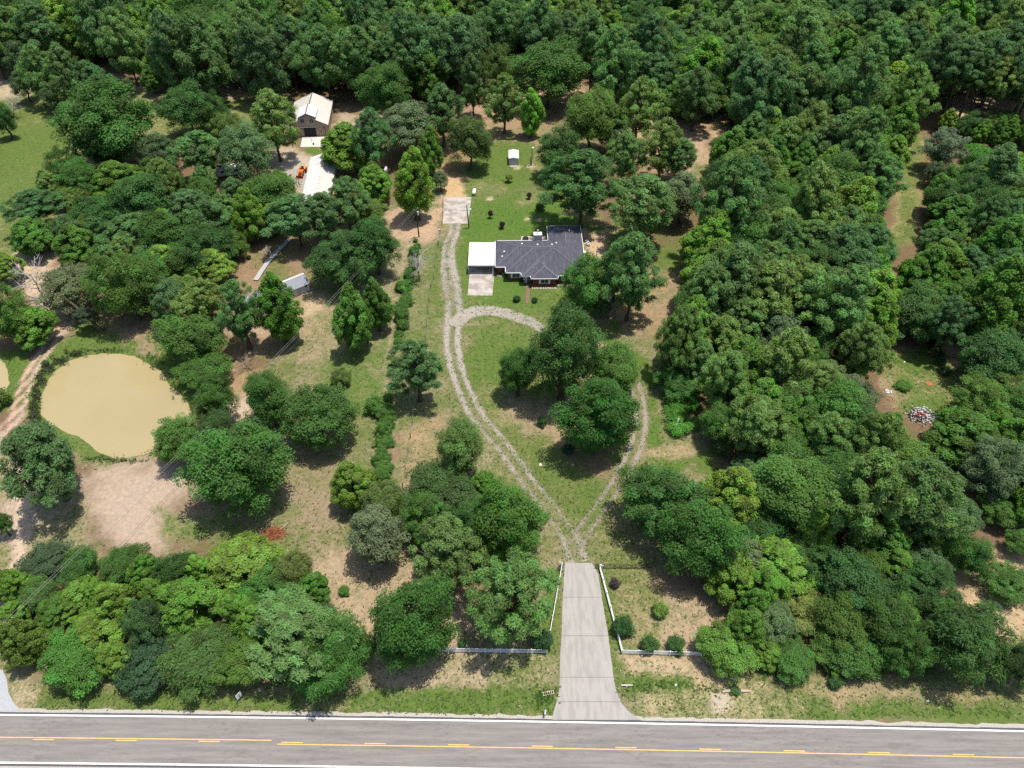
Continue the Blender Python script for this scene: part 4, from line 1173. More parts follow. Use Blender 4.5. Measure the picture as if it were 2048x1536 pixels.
# vine-smothered mound at the wood edge
MX, MY = g(1358, 842)
o = thing('vine_mound', 'bright green vine-covered mound at the edge of the right wood', 'vine thicket', (MX, MY, 0))
rng = np.random.default_rng(5)
out = [(1334, 790), (1370, 782), (1392, 800), (1394, 850), (1385, 872), (1355, 882), (1334, 868), (1328, 830)]
lo, rd = [], []
while len(lo) < 90:
    x, y = rng.uniform(1325, 1398), rng.uniform(775, 882)
    if inpoly(x, y, out):
        a_, b_ = g(x, y - 6)
        lo.append((a_ - MX, b_ - MY, .7 + 1.0 * rng.random())); rd.append(.8 + .4 * rng.random())
me = crown_mesh('vine_leaves', lo, rd, list(np.clip(.5 + rng.normal(size=90) * .14, 0, 1)), 14000, .13, .65, rng, [M['leaf'], M['bark']], squash=.75, limbs=0, up=1.2)
c = bpy.data.objects.new('vine_leaves', me); c.color = (.10, .275, .03, 1); link_obj(c, o); kind(c, 'stuff')
b = MB(); p0, p1 = g3(1350, 862), g3(1360, 835)
b.tube([(p0[0] - MX, p0[1] - MY, 1.1), ((p0[0] + p1[0]) / 2 - MX, (p0[1] + p1[1]) / 2 - MY, 1.75), (p1[0] - MX, p1[1] - MY, 1.6)], [.10, .22, .14], 6); b.build('log', M['grey_bark'], o)
# tufts of grass and dry stalks standing over the open ground
def tufts(name, lab, n, col, seed, size, green=True):
    rng = np.random.default_rng(seed)
    x = rng.uniform(-20, 2068, n * 3); y = rng.uniform(160, 1436, n * 3)
    gg = np.array([g(a_, b_) for a_, b_ in zip(x, y)])
    cv = np.clip(COVER[np.clip(np.searchsorted(gy, gg[:, 1]), 0, NY - 1) * NX + np.clip(np.searchsorted(gx, gg[:, 0]), 0, NX - 1)], 0, 1)
    keep = rng.random(n * 3) < np.clip((y + 719) / 2155, 0, 1) ** .5 * ((cv ** 1.6) if green else (1.05 - cv))
    keep &= y < 1416 + .0146 * x
    for pl in (POND, POND2, [(165, 965), (235, 925), (395, 905), (440, 830), (420, 985), (335, 1105), (230, 1105)], DL + DR[::-1], [(886, 394), (944, 394), (938, 448), (885, 448)], [(930, 480), (1170, 448), (1170, 570), (990, 596), (930, 596)], [(580, 190), (670, 190), (670, 296), (580, 296)], [(-60, 1325), (50, 1325), (60, 1440), (-60, 1440)]):
        keep &= poly_sd(np.stack([x, y], 1), pl) > 2
    x, y = x[keep][:n], y[keep][:n]
    W_ = np.array([g(a_, b_) for a_, b_ in zip(x, y)])
    k = 3
    c = np.repeat(np.concatenate([W_, np.zeros((len(W_), 1))], 1), k, 0)
    m_ = len(c)
    ph = rng.random(m_) * 6.28
    d = np.stack([np.cos(ph), np.sin(ph), np.zeros(m_)], 1)
    s_ = size * (.5 + rng.random(m_))[:, None]
    c = c + d * s_ * .3 * rng.random((m_, 1))
    w_ = np.stack([-d[:, 1], d[:, 0], np.zeros(m_)], 1) * s_ * .32
    top = c + d * s_ * .9 + np.array([0, 0, 1.0]) * s_ * .55
    v = np.stack([c - w_ * .6, c + w_ * .6, top + w_, top - w_], 1).reshape(-1, 3)
    me = bpy.data.meshes.new(name)
    me.vertices.add(len(v)); me.vertices.foreach_set('co', v.astype(np.float32).ravel())
    me.loops.add(len(v)); me.loops.foreach_set('vertex_index', np.arange(len(v), dtype=np.int32))
    me.polygons.add(m_); me.polygons.foreach_set('loop_start', np.arange(0, 4 * m_, 4, dtype=np.int32))
    me.materials.append(M['leaf']); me.update(calc_edges=True)
    a_ = me.attributes.new('tone', 'FLOAT_COLOR', 'FACE')
    a_.data.foreach_set('color', np.concatenate([np.clip(.4 + rng.normal(size=(m_, 1)) * .2, 0, 1), np.clip(.5 + rng.normal(size=(m_, 2)) * .3, 0, 1), np.ones((m_, 1))], 1).astype(np.float32).ravel())
    o = link_obj(bpy.data.objects.new(name, me)); o.color = col + (1,); o['label'] = lab; kind(o, 'stuff')
tufts('grass_tufts', 'short green grass tufts over the open ground', 24000, (.115, .185, .042), 31, .21)
tufts('dry_grass', 'dry straw-coloured stalks and leaf litter over the open ground', 14000, (.40, .33, .22), 32, .2, False)
# rank weeds: pond bank reeds, ditch weeds, underbrush
def weeds(name, lab, pts, n, size, col, hh=.35):
    rng = np.random.default_rng(len(pts) + n)
    P3 = []
    for _ in range(n):
        x, y, sx, sy = pts[rng.integers(len(pts))]
        X, Y = g(x + rng.normal() * sx, y + rng.normal() * sy)
        P3.append((X, Y, hh * rng.random()))
    P3 = np.array(P3)
    me = crown_mesh(name, P3, np.full(n, size * 1.6), np.clip(.45 + rng.normal(size=n) * .2, 0, 1), n * 6, size, .4, rng, [M['leaf'], M['bark']], limbs=0, up=.4, squash=.8)
    o = link_obj(bpy.data.objects.new(name, me)); o.color = col + (1,); o['label'] = lab; kind(o, 'stuff')
weeds('bank_weeds', 'grey-green reeds and weeds along the left bank of the pond', [(82, 760, 5, 8), (74, 790, 4, 8), (68, 815, 5, 8), (98, 738, 6, 5), (122, 722, 8, 4), (72, 838, 6, 6), (150, 708, 10, 2)], 520, .22, (.085, .105, .05), .6)
weeds('bank_weeds', 'low green weeds along the far bank of the pond', [(200, 701, 30, 2), (300, 716, 14, 5), (352, 765, 8, 12), (385, 815, 4, 14), (200, 918, 20, 3), (260, 921, 22, 2), (320, 905, 14, 4)], 420, .16, (.07, .125, .03), .3)
weeds('ditch_weeds', 'green weeds in the roadside ditch by the culvert ends', [(1090, 1388, 12, 8), (1085, 1400, 14, 8), (1280, 1376, 20, 6), (1340, 1368, 30, 5), (1420, 1380, 22, 5)], 380, .11, (.075, .16, .026), .25)
weeds('vine_bed', 'leafy green ground vines before the grey roof', [(2010, 855, 20, 10), (2040, 860, 20, 10), (1985, 865, 12, 8)], 420, .26, (.07, .19, .03), .6)
weeds('underbrush', 'low underbrush along the edge of the right wood', [(1325, 745, 14, 14), (1345, 765, 12, 10), (1450, 1310, 20, 8), (1560, 1345, 30, 8), (1700, 1348, 40, 6), (1830, 1345, 30, 6)], 420, .2, (.05, .13, .026), 1.2)
# ------------------------------------------------------------------ the brick house
HX, HY = 7.0, 165.0
house = thing('brick_house', 'long red brick house under a dark grey hipped shingle roof', 'house', (HX, HY, 0), math.radians(.6))
EV, PIT = 2.72, .346
def hl(x, y, z):
    return (x - HX, y - HY, z)
def hip(b, x0, x1, y0, y1, z, gables=''):
    """hipped roof on a rectangle; ridge along the longer side"""
    w, d = x1 - x0, y1 - y0
    h = min(w, d) / 2
    if w >= d:
        ym = (y0 + y1) / 2
        r0, r1 = (x0 + h, ym), (x1 - h, ym)
    else:
        xm = (x0 + x1) / 2
        r0, r1 = (xm, y0 + h), (xm, y1 - h)
    t = z + h * PIT
    v = [hl(x0, y0, z), hl(x1, y0, z), hl(x1, y1, z), hl(x0, y1, z), hl(r0[0], r0[1], t), hl(r1[0], r1[1], t)]
    f = [(0, 1, 5, 4), (1, 2, 5), (2, 3, 4, 5), (3, 0, 4)] if w >= d else [(0, 1, 4), (1, 2, 5, 4), (2, 3, 5), (3, 0, 4, 5)]
    b.add(v, f)
    return r0, r1, t
RE = [(-4.3, 18.5, 159.73, 171.56, EV), (-1.7, 18.493, 157.24, 171.553, EV + .004), (2.2, 18.486, 155.93, 171.546, EV + .008), (2.28, 11.30, 155.5, 166.2, EV - .11), (4.52, 11.31, 154.73, 164.5, EV + .012), (9.52, 18.479, 163.0, 178.5, EV + .016)]
rb, caps = MB(), MB()
for x0, x1, y0, y1, z in RE:
    r0, r1, t = hip(rb, x0, x1, y0, y1, z)
    u = .03
    def cap(p, q, z0, z1):
        caps.tube([hl(p[0], p[1], z0 + u), hl(q[0], q[1], z1 + u)], .13, 5)
    near_ = lambda c: min((r0, r1), key=lambda q: (q[0] - c[0]) ** 2 + (q[1] - c[1]) ** 2)
    cl = [(x0, y0), (x1, y0)]
    if y1 > 175 : cl = [(x0, y1), (x1, y1)]
    if (x0, y0) == (-4.3, 159.73): cl = [(x0, y0), (x0, y1)]
    elif x0 == -1.7: cl = [(x0, y0)]
    elif x0 == 2.2: cl = [(x0, y0), (x1, y0)]
    for c_ in cl:
        cap(c_, near_(c_), z, t)
    if x0 in (-4.3, 2.2, 4.52, 9.52): cap(r0, r1, t, t)
roof = rb.build('roof', M['shingle'], house)
caps.build('ridge_cap', M['ridge_cap'], roof)
# fascia along the stepped eaves
EAVE = [(-4.3, 171.56), (9.52, 171.56), (9.52, 178.5), (18.5, 178.5), (18.5, 155.93), (11.31, 155.93), (11.31, 154.73), (4.52, 154.73), (4.52, 155.93), (2.2, 155.93), (2.2, 157.24), (-1.7, 157.24), (-1.7, 159.73), (-4.3, 159.73)]
b = MB()
for p, q in zip(EAVE, EAVE[1:] + EAVE[:1]):
    L_ = math.hypot(q[0] - p[0], q[1] - p[1]); c = hl((p[0] + q[0]) / 2, (p[1] + q[1]) / 2, EV - .10)
    b.box(c[0], c[1], c[2], L_ + .16, .16, .24, math.atan2(q[1] - p[1], q[0] - p[0]))
b.build('gutter', M['white'], house)
# soffit closes the eaves, walls stand back half a metre
WL = [(-3.7, 171.0), (10.1, 171.0), (10.1, 177.95), (17.95, 177.95), (17.95, 156.5), (10.8, 156.5), (10.8, 155.3), (5.1, 155.3), (5.1, 156.9), (2.75, 156.9), (2.75, 157.85), (-1.15, 157.85), (-1.15, 160.6), (-3.7, 160.6)]
MB().prism([hl(x, y, 0)[:2] for x, y in WL[::-1]], 0, EV - .02).build('wall', M['brick'], house)
def window(x, y, z, w, h, panes=2, parent=house, ax='x', shut=True, frame=M['white'], glass=M['glass'], mull=True):
    b = MB()
    t = .07
    b.box(x, y - .04, z + h / 2, w, .10, t); b.box(x, y - .04, z - h / 2, w, .10, t)
    for k in range(panes + 1):
        b.box(x - w / 2 + w * k / panes, y - .04, z, t, .10, h + t * .9)
    f = b.build('window', frame, parent)
    for k in range(panes):
        MB().box(x - w / 2 + w * (k + .5) / panes, y - .02, z, w / panes - t, .05, h - t).build('pane', glass, f)
    if shut:
        for s in (-1, 1):
            MB().box(x + s * (w / 2 + .24), y - .05, z, .36, .06, h + .1).build('shutter', M['white'], parent)
    return f
def hw(x, y, z, w, h, **k):
    p = hl(x, y, z); return window(p[0], p[1], p[2], w, h, **k)
hw(.9, 157.85, 1.5, 1.75, 1.25)
hw(8.0, 155.3, 1.45, 1.9, 1.3)
hw(13.5, 156.5, 1.5, 1.7, 1.2)
hw(4.35, 156.9, 1.4, .8, 1.1, panes=1, shut=False)
p = hl(4.0, 156.9, 0)
d_ = MB().box(p[0] - .75, p[1] - .05, 1.05, .95, .08, 2.1).build('door', M['pale_siding'], house)
MB().lathe([(.04, -.06), (.05, 0)], 8, 'y', (p[0] - .4, p[1] - .09, 1.0)).build('handle', M['galv'], d_)
MB().box(hl(8, 155, 0)[0], hl(8, 155, 0)[1], .2, 6.4, .5, .4).build('planter_wall', M['brick'], house)
for x, y, s in ((-2.5, 163.3, 1), (-2.0, 165.2, 1), (-3.2, 162.0, 0), (-3.0, 161, 0), (2.6, 168.0, 1), (6.6, 167.2, 1), (7.7, 167.6, 0), (10.3, 167.2, 1), (12.2, 169.0, 0), (12.6, 174.0, 0), (15.2, 174.2, 1), (17.0, 173.0, 0), (15.6, 171.0, 0), (11.5, 168.6, 1)):
    zt = 5.6
    b = MB(); q = hl(x, y, 0)
    # height of the roof there
    zz = 0
    for x0, x1, y0, y1, z in RE:
        if x0 < x < x1 and y0 < y < y1: zz = max(zz, z + PIT * min(x - x0, x1 - x, y - y0, y1 - y))
    if s: b.box(q[0], q[1], zz + .10, .42, .42, .26, .0, taper=.8)
    else: b.tube([(q[0], q[1], zz - .1), (q[0], q[1], zz + .45)], .07, 8)
    b.build('roof_vent', M['galv' if not s else 'white'], roof)
# chimney in pale siding on the back wall
ch = MB(); q = hl(6.8, 171.9, 0); ch.box(q[0], q[1], 2.25, 2.0, 1.35, 4.5)
chm = ch.build('chimney', M['grey_siding'], house)
b = MB(); b.box(q[0], q[1], 4.56, 2.16, 1.5, .12); b.build('chimney_cap', M['white'], chm)
b = MB(); b.lathe([(.16, 4.6), (.16, 5.55)], 10, 'z', (q[0], q[1], 0)); b.lathe([(.27, 5.56), (.27, 5.68), (.10, 5.85)], 10, 'z', (q[0], q[1], 0)); b.build('flue', M['galv'], chm)
b = MB(); b.add([hl(5.6, 171.45, 2.8), hl(8.0, 171.45, 2.8), hl(6.8, 171.2, 3.3), hl(6.8, 169.6, 3.36)], [(0, 2, 3), (1, 3, 2), (0, 1, 2)]); b.build('cricket', M['shingle'], roof)
b = MB(); q = hl(18.62, 165.2, 0); b.tube([(q[0] - .3, q[1], 2.75), (q[0], q[1], 3.3)], .03, 5); b.lathe([(.05, 0), (.30, .08), (.36, .16)], 14, 'z', (q[0], q[1], 3.3)); b.build('satellite_dish', M['white'], house)
# stone edging of the front beds
for (xa, xb, y) in ((4.9, 11.2, 154.15), (-3.9, -1.6, 159.4), (11.5, 15.5, 155.4)):
    bed = thing('bed_edging', {4.9: 'row of pale edging stones under the front gable window', -3.9: 'short row of pale edging stones beside the carport', 11.5: 'row of pale edging stones under the shading tree'}[xa], 'edging', (xa, y, 0), 0, 'stone edgings of the front beds')
    n = int((xb - xa) / .42)
    for k in range(n):
        for rr in range(2):
            e = MB().box(0, 0, 0, .36 + random.uniform(-.06, .08), .26, .22, random.uniform(-.2, .2), taper=.75).build('stone', M['stone'], bed)
            e.location = ((xb - xa) * (k + .5) / n + random.uniform(-.08, .08), rr * .34 + random.uniform(-.06, .06), .10)

# ------------------------------------------------------------------ carport
cp = thing('carport', 'flat white metal carport roof beside the brick house', 'carport', (-7.8, 165.5, 0))
b = MB()
b.box(0, .1, 2.62, 6.7, 10.3, .10)
rf = b.build('roof', M['white_roof'], cp)
b = MB()
for k in range(23):
    b.box(-3.3 + .3 * k, .1, 2.685, .045, 10.2, .04)
kind(b.build('seam', M['white_roof'], rf), 'stuff')
MB().box(0, -5.1, 2.56, 6.8, .12, .26).build('fascia', M['galv'], cp)
for x in (-3.15, 3.0):
    for y in (-4.8, 0, 4.9):
        MB().box(x, y, 1.28, .12, .12, 2.56).build('post', M['white'], cp)
b = MB(); b.box(-3.3, -4.85, 1.9, .32, .25, .75); b.build('meter_box', M['galv'], cp)
MB().box(0, 5.05, 1.35, 6.3, .08, 2.4).build('back_wall', M['grey_siding'], cp)

# ------------------------------------------------------------------ brown barn
bn = thing('metal_barn', 'brown metal barn with cream roof and raised centre gable', 'barn', (-65.6, 235.9, 0), math.radians(4.6))
BW, BD, BE, BR = 6.05, 17.4, 4.0, 6.9
b = MB()
b.add([(-BW, 0, 0), (BW, 0, 0), (BW, 0, BE), (2.65, 0, BE + (BR - BE) * (1 - 2.65 / BW)), (2.65, 0, 6.6), (0, 0, 7.85), (-2.65, 0, 6.6), (-2.65, 0, BE + (BR - BE) * (1 - 2.65 / BW)), (-BW, 0, BE)], [tuple(range(9))])
b.add([(-BW, BD, 0), (BW, BD, 0), (BW, BD, BE), (0, BD, BR), (-BW, BD, BE)], [(4, 3, 2, 1, 0)])
b.add([(BW, 0, 0), (BW, BD, 0), (BW, BD, BE), (BW, 0, BE)], [(0, 1, 2, 3)])
b.add([(-BW, 0, 0), (-BW, BD, 0), (-BW, BD, BE), (-BW, 0, BE)], [(3, 2, 1, 0)])
wl = b.build('wall', M['tan_siding'], bn)
def roof_plane(bld, x0, z0, x1, z1, y0, y1, t=.09):
    bld.add([(x0, y0, z0), (x1, y0, z1), (x1, y1, z1), (x0, y1, z0), (x0, y0, z0 + t), (x1, y0, z1 + t), (x1, y1, z1 + t), (x0, y1, z0 + t)],
            [(0, 3, 2, 1), (4, 5, 6, 7), (0, 1, 5, 4), (1, 2, 6, 5), (2, 3, 7, 6), (3, 0, 4, 7)])
ov = .4
sl = (BR - BE) / BW
for s in (-1, 1):
    b = MB(); roof_plane(b, s * (BW + ov), BE - sl * ov + .03, 0, BR + .03, -.35, BD + .35)
    r_ = b.build('roof', M['cream_roof'], bn)
    q = MB()
    for k in range(20):
        y = .3 + k * .9
        q.add([(s * (BW + ov), y, BE - sl * ov + .125), (0, y, BR + .125), (0, y + .06, BR + .125), (s * (BW + ov), y + .06, BE - sl * ov + .125), (s * (BW + ov), y + .03, BE - sl * ov + .165), (0, y + .03, BR + .165)], [(0, 1, 5, 4), (3, 4, 5, 2)])
    kind(q.build('roof_rib', M['cream_roof'], r_), 'stuff')
    b = MB(); roof_plane(b, s * 2.9, 6.52, 0, 7.88, -.36, 7.0)
    b.build('raised_roof', M['white_roof'], bn)
    b = MB(); b.add([(s * 2.65, 0, 4.9), (s * 2.65, 6.9, 4.9), (s * 2.65, 6.9, 6.6), (s * 2.65, 0, 6.6)], [(0, 1, 2, 3)]); b.build('raised_side', M['tan_siding'], bn)
    MB().box(s * (BW + ov), BD / 2, BE - sl * ov + .02, .12, BD + .7, .16).build('gutter', M['brown_trim'], bn)
b = MB(); b.add([(-2.65, 6.9, 5), (2.65, 6.9, 5), (2.65, 6.9, 6.6), (0, 6.9, 7.85), (-2.65, 6.9, 6.6)], [(4, 3, 2, 1, 0)]); b.build('raised_back', M['tan_siding'], bn)
MB().box(0, (7 + BD + .3) / 2, BR + .15, .35, BD - 6.7, .07).build('ridge_cap', M['brown_trim'], bn)
MB().box(0, 3.3, 7.99, .32, 7.2, .07).build('ridge_cap', M['brown_trim'], bn)
for x in (-1.55, 1.35):
    f_ = window(x, 0, 5.35, 1.15, 1.5, panes=2, parent=bn, shut=False, frame=M['grey_siding'])
MB().box(0.2, -.09, 3.25, 9.0, .14, .16).build('door_track', M['pale_siding'], bn)
MB().box(.3, -.03, 1.5, 3.7, .06, 3.0).build('doorway', M['dark_in'], bn)
for s, x in ((-1, -3.15), (1, 3.7)):
    d_ = MB().box(x, -.10, 1.55, 2.9, .07, 3.1).build('sliding_door', M['tan_siding'], bn)
    t = MB()
    for dx in (-1.4, 1.4): t.box(x + dx, -.155, 1.55, .12, .05, 3.1)
    for z in (.06, 3.04): t.box(x, -.155, z, 2.68, .05, .12)
    t.tube([(x - 1.35, -.165, .1), (x + 1.35, -.165, 3.0)], .06, 4)
    t.tube([(x - 1.35, -.175, 3.0), (x + 1.35, -.175, .1)], .06, 4)
    t.build('brace', M['brown_trim'], d_)
for y in (2.6, 6.0, 9.4):
    b = MB(); b.box(BW + .02, y, 2.2, .08, .9, 1.0); b.build('side_window', M['glass'], bn)
b = MB(); b.box(1.0, 1.8, .5, 1.6, .8, .9, .4); b.build('stored_goods', M['galv'], bn)
# small standing objects on the barn apron
X, Y = g(623.5, 283.0)
o = thing('water_hydrant', 'short dark standpipe on the barn apron nearest the doorway', 'standpipe', (X, Y, .05))
b = MB(); b.tube([(0, 0, 0), (0, 0, 1.0), (.04, -.16, 1.15)], .07, 7); b.build('pipe', M['black_iron'], o); MB().box(0, .05, .9, .05, .25, .05).build('handle', M['black_iron'], o)
X, Y = g(627.3, 289.5)
o = thing('bucket', 'small dark bucket near the front edge of the barn apron', 'bucket', (X, Y, .05))
b = MB(); b.lathe([(.20, 0), (.27, .5)], 12); b.build('pail', M['black_iron'], o); b = MB(); b.tube([(-.26, 0, .5), (-.15, 0, .68), (.15, 0, .68), (.26, 0, .5)], .02, 4); b.build('handle', M['galv'], o)

# ------------------------------------------------------------------ gabled building helper
def gable_building(root, w, d, eave, ridge, wall, roof_l, roof_r=None, ov=.35, ribs=True):
    b = MB()
    b.add([(-w, 0, 0), (w, 0, 0), (w, 0, eave), (0, 0, ridge), (-w, 0, eave)], [(0, 1, 2, 3, 4)])
    b.add([(-w, d, 0), (w, d, 0), (w, d, eave), (0, d, ridge), (-w, d, eave)], [(4, 3, 2, 1, 0)])
    b.add([(w, 0, 0), (w, d, 0), (w, d, eave), (w, 0, eave)], [(0, 1, 2, 3)])
    b.add([(-w, 0, 0), (-w, d, 0), (-w, d, eave), (-w, 0, eave)], [(3, 2, 1, 0)])
    b.build('wall', wall, root)
    sl = (ridge - eave) / w
    for s, mt in ((-1, roof_l), (1, roof_r or roof_l)):
        b = MB(); roof_plane(b, s * (w + ov), eave - sl * ov + .02, 0, ridge + .02, -ov, d + ov)
        r_ = b.build('roof', mt, root)
        if ribs:
            q = MB()
            n = int((d + 2 * ov) / .6)
            for k in range(n):
                y = -ov + .2 + k * .6
                q.add([(s * (w + ov), y, eave - sl * ov + .113), (0, y, ridge + .113), (0, y + .07, ridge + .113), (s * (w + ov), y + .07, eave - sl * ov + .113), (s * (w + ov), y + .035, eave - sl * ov + .155), (0, y + .035, ridge + .155)], [(0, 1, 5, 4), (3, 4, 5, 2)])
            kind(q.build('roof_rib', mt, r_), 'stuff')
    MB().box(0, d / 2, ridge + .13, .3, d + 2 * ov + .02, .06).build('ridge_cap', mt, root)
lb = thing('long_building', 'long low building with a white metal roof below the barn', 'building', (-55.2, 190.6, 0), math.radians(4.5))
gable_building(lb, 3.7, 26.0, 2.75, 3.95, M['pale_siding'], M['white_roof'], M['cream_roof'])
window(-1.8, 0, 1.5, 1.2, 1.0, parent=lb, shut=False); MB().box(1.5, -.04, 1.05, .95, .08, 2.1).build('door', M['grey_siding'], lb)
for k, (x, y) in enumerate(((.5, 8), (.45, 12), (.5, 5.2))):
    b = MB(); b.tube([(x, y, 3.6), (x, y, 4.25)], .09, 8); b.build('roof_pipe', M['galv'], lb)

sd = thing('garden_shed', 'small grey metal-roofed shed beside the bright green tree', 'shed', (-51.6, 152.25, 0), math.radians(38))
ex = (math.cos(math.radians(38)), math.sin(math.radians(38)))
SW, SDp = 4.6, 4.4
b = MB()
b.add([(-SW, 0, 0), (2.0, 0, 0), (2.0, 0, 2.35), (-SW, 0, 2.35)], [(0, 1, 2, 3)])
b.add([(2.0, 0, 0), (2.0, SDp, 0), (2.0, SDp, 2.35), (2.0, SDp * .62, 3.35), (2.0, 0, 2.35)], [(0, 1, 2, 3, 4)])
b.add([(-SW, 0, 0), (-SW, SDp, 0), (-SW, SDp, 2.35), (-SW, SDp * .62, 3.35), (-SW, 0, 2.35)], [(4, 3, 2, 1, 0)])
b.add([(-SW, SDp, 0), (2.0, SDp, 0), (2.0, SDp, 2.35), (-SW, SDp, 2.35)], [(3, 2, 1, 0)])
b.build('wall', M['pale_siding'], sd)
def slope(bld, y0, z0, y1, z1, xa, xb, t=.08):
    bld.add([(xa, y0, z0), (xb, y0, z0), (xb, y1, z1), (xa, y1, z1), (xa, y0, z0 + t), (xb, y0, z0 + t), (xb, y1, z1 + t), (xa, y1, z1 + t)],
            [(3, 2, 1, 0), (4, 5, 6, 7), (0, 1, 5, 4), (1, 2, 6, 5), (2, 3, 7, 6), (3, 0, 4, 7)])
b = MB(); slope(b, -.35, 2.24, SDp * .62, 3.38, -SW - .3, 2.3); r_ = b.build('roof', M['grey_roof'], sd)
q = MB()
for k in range(24):
    x = -SW - .2 + k * .3
    q.add([(x, -.35, 2.322), (x + .06, -.35, 2.322), (x + .06, SDp * .62, 3.462), (x, SDp * .62, 3.462), (x + .03, -.35, 2.37), (x + .03, SDp * .62, 3.51)], [(0, 4, 5, 3), (4, 1, 2, 5)])
kind(q.build('roof_rib', M['grey_roof'], r_), 'stuff')
b = MB(); slope(b, SDp + .3, 2.24, SDp * .62 + .01, 3.38, -SW - .3, 2.3); b.build('roof', M['white_roof'], sd)
MB().box((2.0 - SW) / 2, SDp * .62, 3.49, SW + 2.6, .35, .07).build('ridge_cap', M['white'], sd)
MB().box(1.15, -.04, 1.85, .5, .06, .5).build('window', M['glass'], sd)
MB().box(-.9, -.04, 1.0, .9, .06, 2.0).build('door', M['grey_siding'], sd)
MB().box(2.35, .1, .08, 1.1, .5, .16).build('step', M['concrete_old'], sd)

gh = thing('metal_roofed_house', 'grey metal-roofed building mostly hidden under the bright green tree', 'building', (g(536, 632)[0], g(536, 632)[1], 0), math.radians(38))
gable_building(gh, 2.6, 6.0, 2.5, 3.3, M['pale_siding'], M['grey_roof'], M['grey_roof'])

pm = thing('pump_shed', 'small grey metal shed with pale roof on the back lawn', 'shed', (.5, 217.0, 0))
gable_building(pm, 1.48, 5.2, 2.15, 2.42, M['grey_siding'], M['pale_siding'], M['pale_siding'], ov=.10)
for x in (-.74, 0, .74):
    MB().box(x, -.03, 1.05, .04, .05, 2.05).build('batten', M['galv'], pm)
MB().box(-1.56, 2.6, 1.1, .14, 5.0, 1.9).build('side_wall', M['dark_wood'], pm)
kind(MB().prism([(-.6, 215.6), (1.6, 215.6), (1.6, 216.9), (-.6, 216.9)], -.05, .05).build('door_slab', M['concrete_old']), 'structure')

# grey hipped roof at the right edge
X, Y = g(2050, 898)
eh = thing('neighbour_house', 'grey shingled roof of a house cut off at the picture edge', 'house', (X + 5.2, Y + 2, 0))
HX, HY = 0, 0
b = MB(); PIT = .3
hip(b, -7, 12, -2, 6.5, 2.7); b.build('roof', mat_plain('worn_grey_shingle', (.22, .22, .24), .85, var=.15, scale=4), eh)
MB().box(2.5, 2.25, 1.32, 18, 7.6, 2.64).build('wall', M['pale_siding'], eh)
window(0, -1.55, 1.5, 1.4, 1.1, parent=eh)
PIT = .346
# white camper and teal pool half hidden in the left wood
X, Y = g(462, 350)
o = thing('camper_trailer', 'white camper roof glimpsed between the trees left of the tractor', 'camper', (X, Y, 0), .25)
MB().box(0, 0, 1.75, 7.2, 2.5, 2.3).build('body', M['white'], o); MB().box(0, 0, 2.95, 7.3, 2.6, .12).build('roof', M['white_roof'], o); MB().box(1, .2, 3.1, .9, .8, .22).build('roof_unit', M['pale_siding'], o)
for s in (-1, 1):
    b = MB(); b.lathe([(.36, -.12), (.36, .12)], 14, 'y', (0, s * 1.2, .36)); b.build('wheel', M['tyre'], o)
for x in (-2, 0, 2): MB().box(x, -1.26, 1.95, 1.0, .05, .6).build('window', M['glass'], o)
X, Y = g(322, 352)
o = thing('garden_pool', 'round teal-covered pool hidden among the trees left of the camper', 'pool', (X, Y, 0))
b = MB(); b.lathe([(3.0, 0), (3.05, 1.2)], 28); b.build('wall', M['pale_siding'], o); b = MB(); b.lathe([(3.12, 1.2), (3.12, 1.28), (.2, 1.34)], 28); b.build('cover', M['teal'], o)

# ------------------------------------------------------------------ boardwalk, arched rail
pts = [(579, 480), (569, 491), (559, 500), (549, 511), (540, 521), (532, 531), (522, 546), (512, 562)]
W = [Vector(g3(*p)) for p in pts]
o = thing('boardwalk', 'grey plank boardwalk winding through the shade left of the shed', 'boardwalk', tuple(W[3]))
Ls = [0]
for i in range(len(W) - 1): Ls.append(Ls[-1] + (W[i + 1] - W[i]).length)
n = int(Ls[-1] / .42)
for k in range(n):
    s = Ls[-1] * (k + .5) / n
    i = max(j for j in range(len(W) - 1) if Ls[j] <= s)
    p = W[i].lerp(W[i + 1], (s - Ls[i]) / (Ls[i + 1] - Ls[i])) - W[3]
    d = W[i + 1] - W[i]
    MB().box(p.x, p.y, .32 + random.uniform(-.008, .008), .37, 1.25, .05, math.atan2(d.y, d.x)).build('plank', M['deck'], o)
b = MB()
for sgn in (-.5, .5):
    q = []
    for i in range(len(W)):
        d = (W[min(i + 1, len(W) - 1)] - W[max(i - 1, 0)]).normalized()
        q.append(tuple(W[i] - W[3] + Vector((-d.y, d.x, 0)) * sgn + Vector((0, 0, .2))))
    b.tube(q, .08, 4)
b.build('bearer', M['dark_wood'], o)
X, Y = g(540, 516)
o = thing('arched_arbour', 'white arched arbour standing over the grey boardwalk', 'arbour', (X - .6, Y, 0), math.radians(40))
for s in (-.55, .55):
    b = MB()
    arc = [(-.9, s, 0), (-.9, s, 1.7)] + [(-.9 * math.cos(t), s, 1.7 + .8 * math.sin(t)) for t in np.linspace(.3, math.pi - .3, 7)] + [(.9, s, 1.7), (.9, s, 0)]
    b.tube(arc, .07, 5); b.build('arch', M['white'], o)
for t in np.linspace(.1, math.pi - .1, 8):
    b = MB(); b.box(-.92 * math.cos(t), 0, 1.72 + .82 * math.sin(t), .10, 1.3, .06); b.build('slat', M['white'], o)

